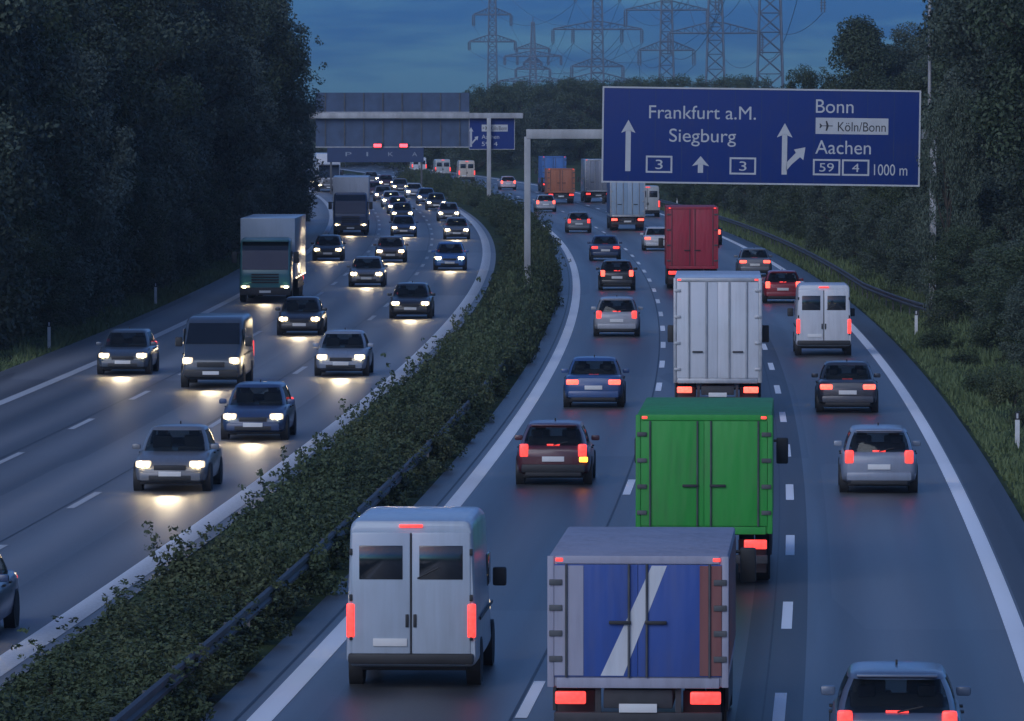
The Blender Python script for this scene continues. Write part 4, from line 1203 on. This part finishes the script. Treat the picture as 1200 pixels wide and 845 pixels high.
WHITE = ('white', (0.62, 0.64, 0.67)); PALE = ('pale grey blue', (0.40, 0.47, 0.55)); SILVER = ('silver', (0.36, 0.38, 0.42))
GREY = ('mid grey', (0.16, 0.17, 0.19)); DARKC = ('near black', (0.025, 0.027, 0.032)); BLUEC = ('blue', (0.04, 0.10, 0.26))
NAVY = ('dark blue', (0.03, 0.06, 0.14)); MAROON = ('maroon', (0.09, 0.022, 0.03)); RED = ('crimson', (0.42, 0.03, 0.06))
GREEN = ('green', (0.025, 0.32, 0.045)); TEAL = ('turquoise', (0.05, 0.20, 0.22)); CREAM = ('cream', (0.60, 0.52, 0.42))
ORANGE = ('orange', (0.42, 0.14, 0.07)); SKYB = ('bright blue', (0.05, 0.16, 0.42)); ROYAL = ('royal blue', (0.03, 0.085, 0.33))
LILAC = ('pale lilac', (0.36, 0.36, 0.44)); RUST = ('red brown', (0.22, 0.075, 0.07)); BROWN = ('grey brown', (0.12, 0.10, 0.10))
FAST, MID, SLOW = -1.80, 1.88, 5.65

def rcar(label, style, col, y, lane, **kw):
    L = kw.get('L', 4.35); l, r = away(y, lane, L); return car(label, style, col, l, r, **kw)
def rvan(label, col, y, lane, **kw):
    L = kw.get('L', 5.6); l, r = away(y, lane, L); return van(label, col, l, r, **kw)
def rtruck(label, bc, cc, y, lane, **kw):
    L = kw.get('L', 9.0); l, r = away(y, lane, L); return lorry(label, bc, cc, l, r, **kw)
# leading away from us
rvan('pale high-roofed van in the fast lane, nearest vehicle beside the median', PALE, 98, FAST - .1, H=2.6, W=2.02)
rcar('dark maroon hatchback in the fast lane flashing its amber indicator', 'hatch', MAROON, 151, FAST, amber=True)
rcar('blue saloon ahead of the maroon hatchback in the fast lane', 'saloon', BLUEC, 190, FAST, brake=True)
rcar('silver estate car in the fast lane left of the white box truck', 'estate', SILVER, 249, FAST, H=1.5, L=4.6)
rcar('dark hatchback in the fast lane beyond the silver estate car', 'hatch', DARKC, 312, FAST, brake=True)
rcar('dark blue saloon in the fast lane by the gantry post', 'saloon', NAVY, 372, FAST)
rcar('grey hatchback far along the fast lane, right beside the gantry post', 'hatch', GREY, 455, FAST)
rtruck('blue truck with a white diagonal stripe on its rear, cut by the frame bottom', LILAC, GREY, 88, MID, L=8.5, W=2.45, H=2.75, doors='plain', stripe=WHITE, side_c=RUST, door_c=ROYAL, box_z=.95, edge_c=(LILAC, RUST))
rtruck('bright green box truck in the middle lane', GREEN, GREEN, 119, MID + .3, L=9.5, H=3.2, doors='plain')
rtruck('white box truck with steel locking bars on its rear doors in the middle lane', WHITE, WHITE, 184, MID, L=10.5, H=4.0, brake=True)
rtruck('crimson box truck ahead of the white one, below the big sign', RED, RED, 314, MID, L=9.5, H=4.0, doors='plain')
rtruck('blue truck with a pale box below the left half of the big sign', ('pale blue', (0.30, 0.42, 0.56)), BLUEC, 462, MID, L=10, H=3.9, brake=True, side_c=BLUEC)
rcar('white saloon between the blue truck and the crimson truck in the middle lane', 'saloon', WHITE, 398, MID, brake=True)
rtruck('orange box truck left of the big sign', ORANGE, ORANGE, 592, MID, L=8, H=3.2, doors='plain')
rcar('silver hatchback with red lamps behind the orange truck', 'hatch', SILVER, 545, FAST + .3, brake=True)
rtruck('blue box truck just right of the gantry post, beyond the orange truck', SKYB, BLUEC, 672, SLOW, L=9, H=3.7, doors='plain')
rtruck('grey box truck half hidden by the left edge of the big sign', ('dull grey', (0.20, 0.22, 0.27)), GREY, 598, SLOW, L=9.5, H=4.0)
rcar('pale car with red lamps on the far bend between the two posts', 'hatch', ('pinkish white', (0.55, 0.45, 0.48)), 690, MID, brake=True)
rvan('cream van on the far bend below the small blue sign', CREAM, 765, MID, H=2.5)
rvan('small whitish van furthest away on the bend, left one of two', WHITE, 850, MID, H=2.2)
rvan('small grey white van on the far bend, right of another small van', ('dull white', (0.45, 0.47, 0.46)), 808, MID, H=2.3)
rcar('blue grey car at the bottom edge of the frame in the slow lane', 'hatch', ('slate', (0.10, 0.14, 0.21)), 84.5, SLOW - .25)
rcar('silver blue estate car in the slow lane, right of the green truck', 'estate', ('silver blue', (0.24, 0.28, 0.35)), 148, SLOW + .15, H=1.5, L=4.5)
rcar('dark saloon between the silver blue estate and the white van', 'saloon', ('charcoal', (0.05, 0.055, 0.07)), 187, SLOW, brake=True)
rvan('white van in the slow lane beside the white box truck', WHITE, 230, SLOW + .1, H=2.55)
rcar('red car in the slow lane beyond the white van', 'hatch', ('tomato', (0.30, 0.025, 0.035)), 292, SLOW, brake=True)
rcar('grey saloon ahead of the red car, beside the crimson truck', 'saloon', GREY, 338, SLOW, brake=True)
rvan('pale grey van far along the slow lane, under the sign bottom', ('dull white', (0.45, 0.47, 0.46)), 520, SLOW + .2, H=2.5)
rcar('dark hatchback in the slow lane beside the far blue truck', 'hatch', DARKC, 415, SLOW, brake=True)

def beam(root, L, zc):
    ld = bpy.data.lights.new('headlamp_beam', 'SPOT'); ld.energy = 85; ld.color = (1.0, 0.80, 0.52); ld.spot_size = R(64); ld.spot_blend = 0.9; ld.shadow_soft_size = 0.3
    lo = bpy.data.objects.new('headlamp_beam', ld); COL.objects.link(lo); lo.parent = root
    lo.location = (0, L / 2 + .25, zc); lo.rotation_euler = (R(90 - 4.5), 0, 0)
OF, OM, OS = -10.55, -14.15, -17.85
def ocar(label, style, col, y, lane, **kw):
    L = kw.get('L', 4.35); l, r = towards(y, lane, L); o = car(label, style, col, l, r, **kw)
    if y < 480: beam(o, L, .66)
    return o
def ovan(label, col, y, lane, **kw):
    L = kw.get('L', 5.6); l, r = towards(y, lane, L); o = van(label, col, l, r, **kw)
    beam(o, L, .8); return o
def otruck(label, bc, cc, y, lane, **kw):
    L = kw.get('L', 12.0); l, r = towards(y, lane, L); o = lorry(label, bc, cc, l, r, **kw)
    if y < 480: beam(o, L, .75)
    return o
ocar('oncoming dark car entering at the lower left corner', 'saloon', NAVY, 106, OF + .25)
ocar('oncoming dark grey saloon, nearest complete car of the oncoming side', 'saloon', GREY, 148, OF)
ocar('oncoming dark blue hatchback close behind the nearest oncoming saloon', 'hatch', NAVY, 171, OF + .1)
ocar('oncoming silver blue saloon in the lane by the median, third in its queue', 'saloon', ('silver blue', (0.24, 0.28, 0.35)), 212, OF)
ocar('oncoming black hatchback beside the widest bend of the median hedge', 'hatch', DARKC, 270, OF)
ocar('oncoming bright blue car beside the curve of the white edge line', 'hatch', SKYB, 350, OF, H=1.5)
ocar('oncoming grey estate following the bright blue car', 'estate', GREY, 432, OF)
ovan('oncoming dark van in the middle lane with wide set headlights', ('dark slate', (0.05, 0.07, 0.10)), 203, OM, H=2.2)
ocar('oncoming dark saloon following the dark van', 'saloon', DARKC, 250, OM)
ocar('oncoming grey hatchback in the middle lane beside the turquoise truck', 'hatch', GREY, 318, OM)
ocar('oncoming brown estate in the middle lane, behind the grey hatchback', 'estate', BROWN, 368, OM)
ocar('oncoming dark blue saloon in the middle lane beside the white topped truck', 'saloon', NAVY, 440, OM)
ocar('oncoming dark car in the shoulder side lane, lower left, alone in its lane', 'hatch', ('dark slate', (0.05, 0.07, 0.10)), 213, OS)
otruck('oncoming turquoise truck with a pale box in front of the left wood', PALE, TEAL, 292, OS, L=13, H=3.8, marker=True, visor=TEAL, deflector=False)
ocar('oncoming dark car following the turquoise truck', 'hatch', DARKC, 372, OS)
otruck('oncoming dark cabbed truck with a tall white box, nearer of two by the wood', WHITE, NAVY, 446, OS, L=14, H=4.0, deflector=False)
otruck('oncoming white truck with a light box roof, behind the dark cabbed one', WHITE, ('pale grey', (0.42, 0.44, 0.47)), 672, OS, L=14, H=4.0, visor=DARKC, deflector=False)
GO = 'oncoming cars in the dense queue on the far bend'
cols = [GREY, DARKC, NAVY, SILVER, BROWN, MAROON]
spots = [(500, OF), (555, OF), (590, OF), (628, OF), (668, OF), (705, OF), (742, OF), (500, OM), (535, OM), (570, OM), (606, OM), (640, OM), (676, OM), (712, OM), (750, OM), (712, OS), (738, OS), (762, OS), (786, OS), (812, OS), (540, OS), (600, OS)]
proto = None
protos = {}
for i, (y, lane) in enumerate(spots):
    col = cols[i % 6]; style = ('hatch', 'saloon', 'estate')[i % 3]
    key = (i % 6)
    l, r = towards(y, lane, 4.35)
    if key not in protos:
        protos[key] = ocar('oncoming car with lit headlights in the dense queue on the far bend', style, col, y, lane); protos[key]['group'] = GO
    else:
        c = copy_tree(protos[key]); c.location = l; c.rotation_euler = (0, 0, r)

# ------------------------------------------------------------------ the evening haze
hm = bpy.data.materials.new('thin evening haze'); hm.use_nodes = True
hn, hl = hm.node_tree.nodes, hm.node_tree.links
hn.clear()
ho = hn.new('ShaderNodeOutputMaterial'); hv = hn.new('ShaderNodeVolumePrincipled')
hv.inputs['Color'].default_value = (0.66, 0.80, 0.94, 1)
hv.inputs['Density'].default_value = 0.00014
hv.inputs['Anisotropy'].default_value = 0.0
hl.new(hv.outputs[0], ho.inputs['Volume'])
hb = MB(); hb.box((0, 1900, 43), (3100, 4400, 92))
tag(hb.build('haze', hm, smooth=0), kind='stuff')
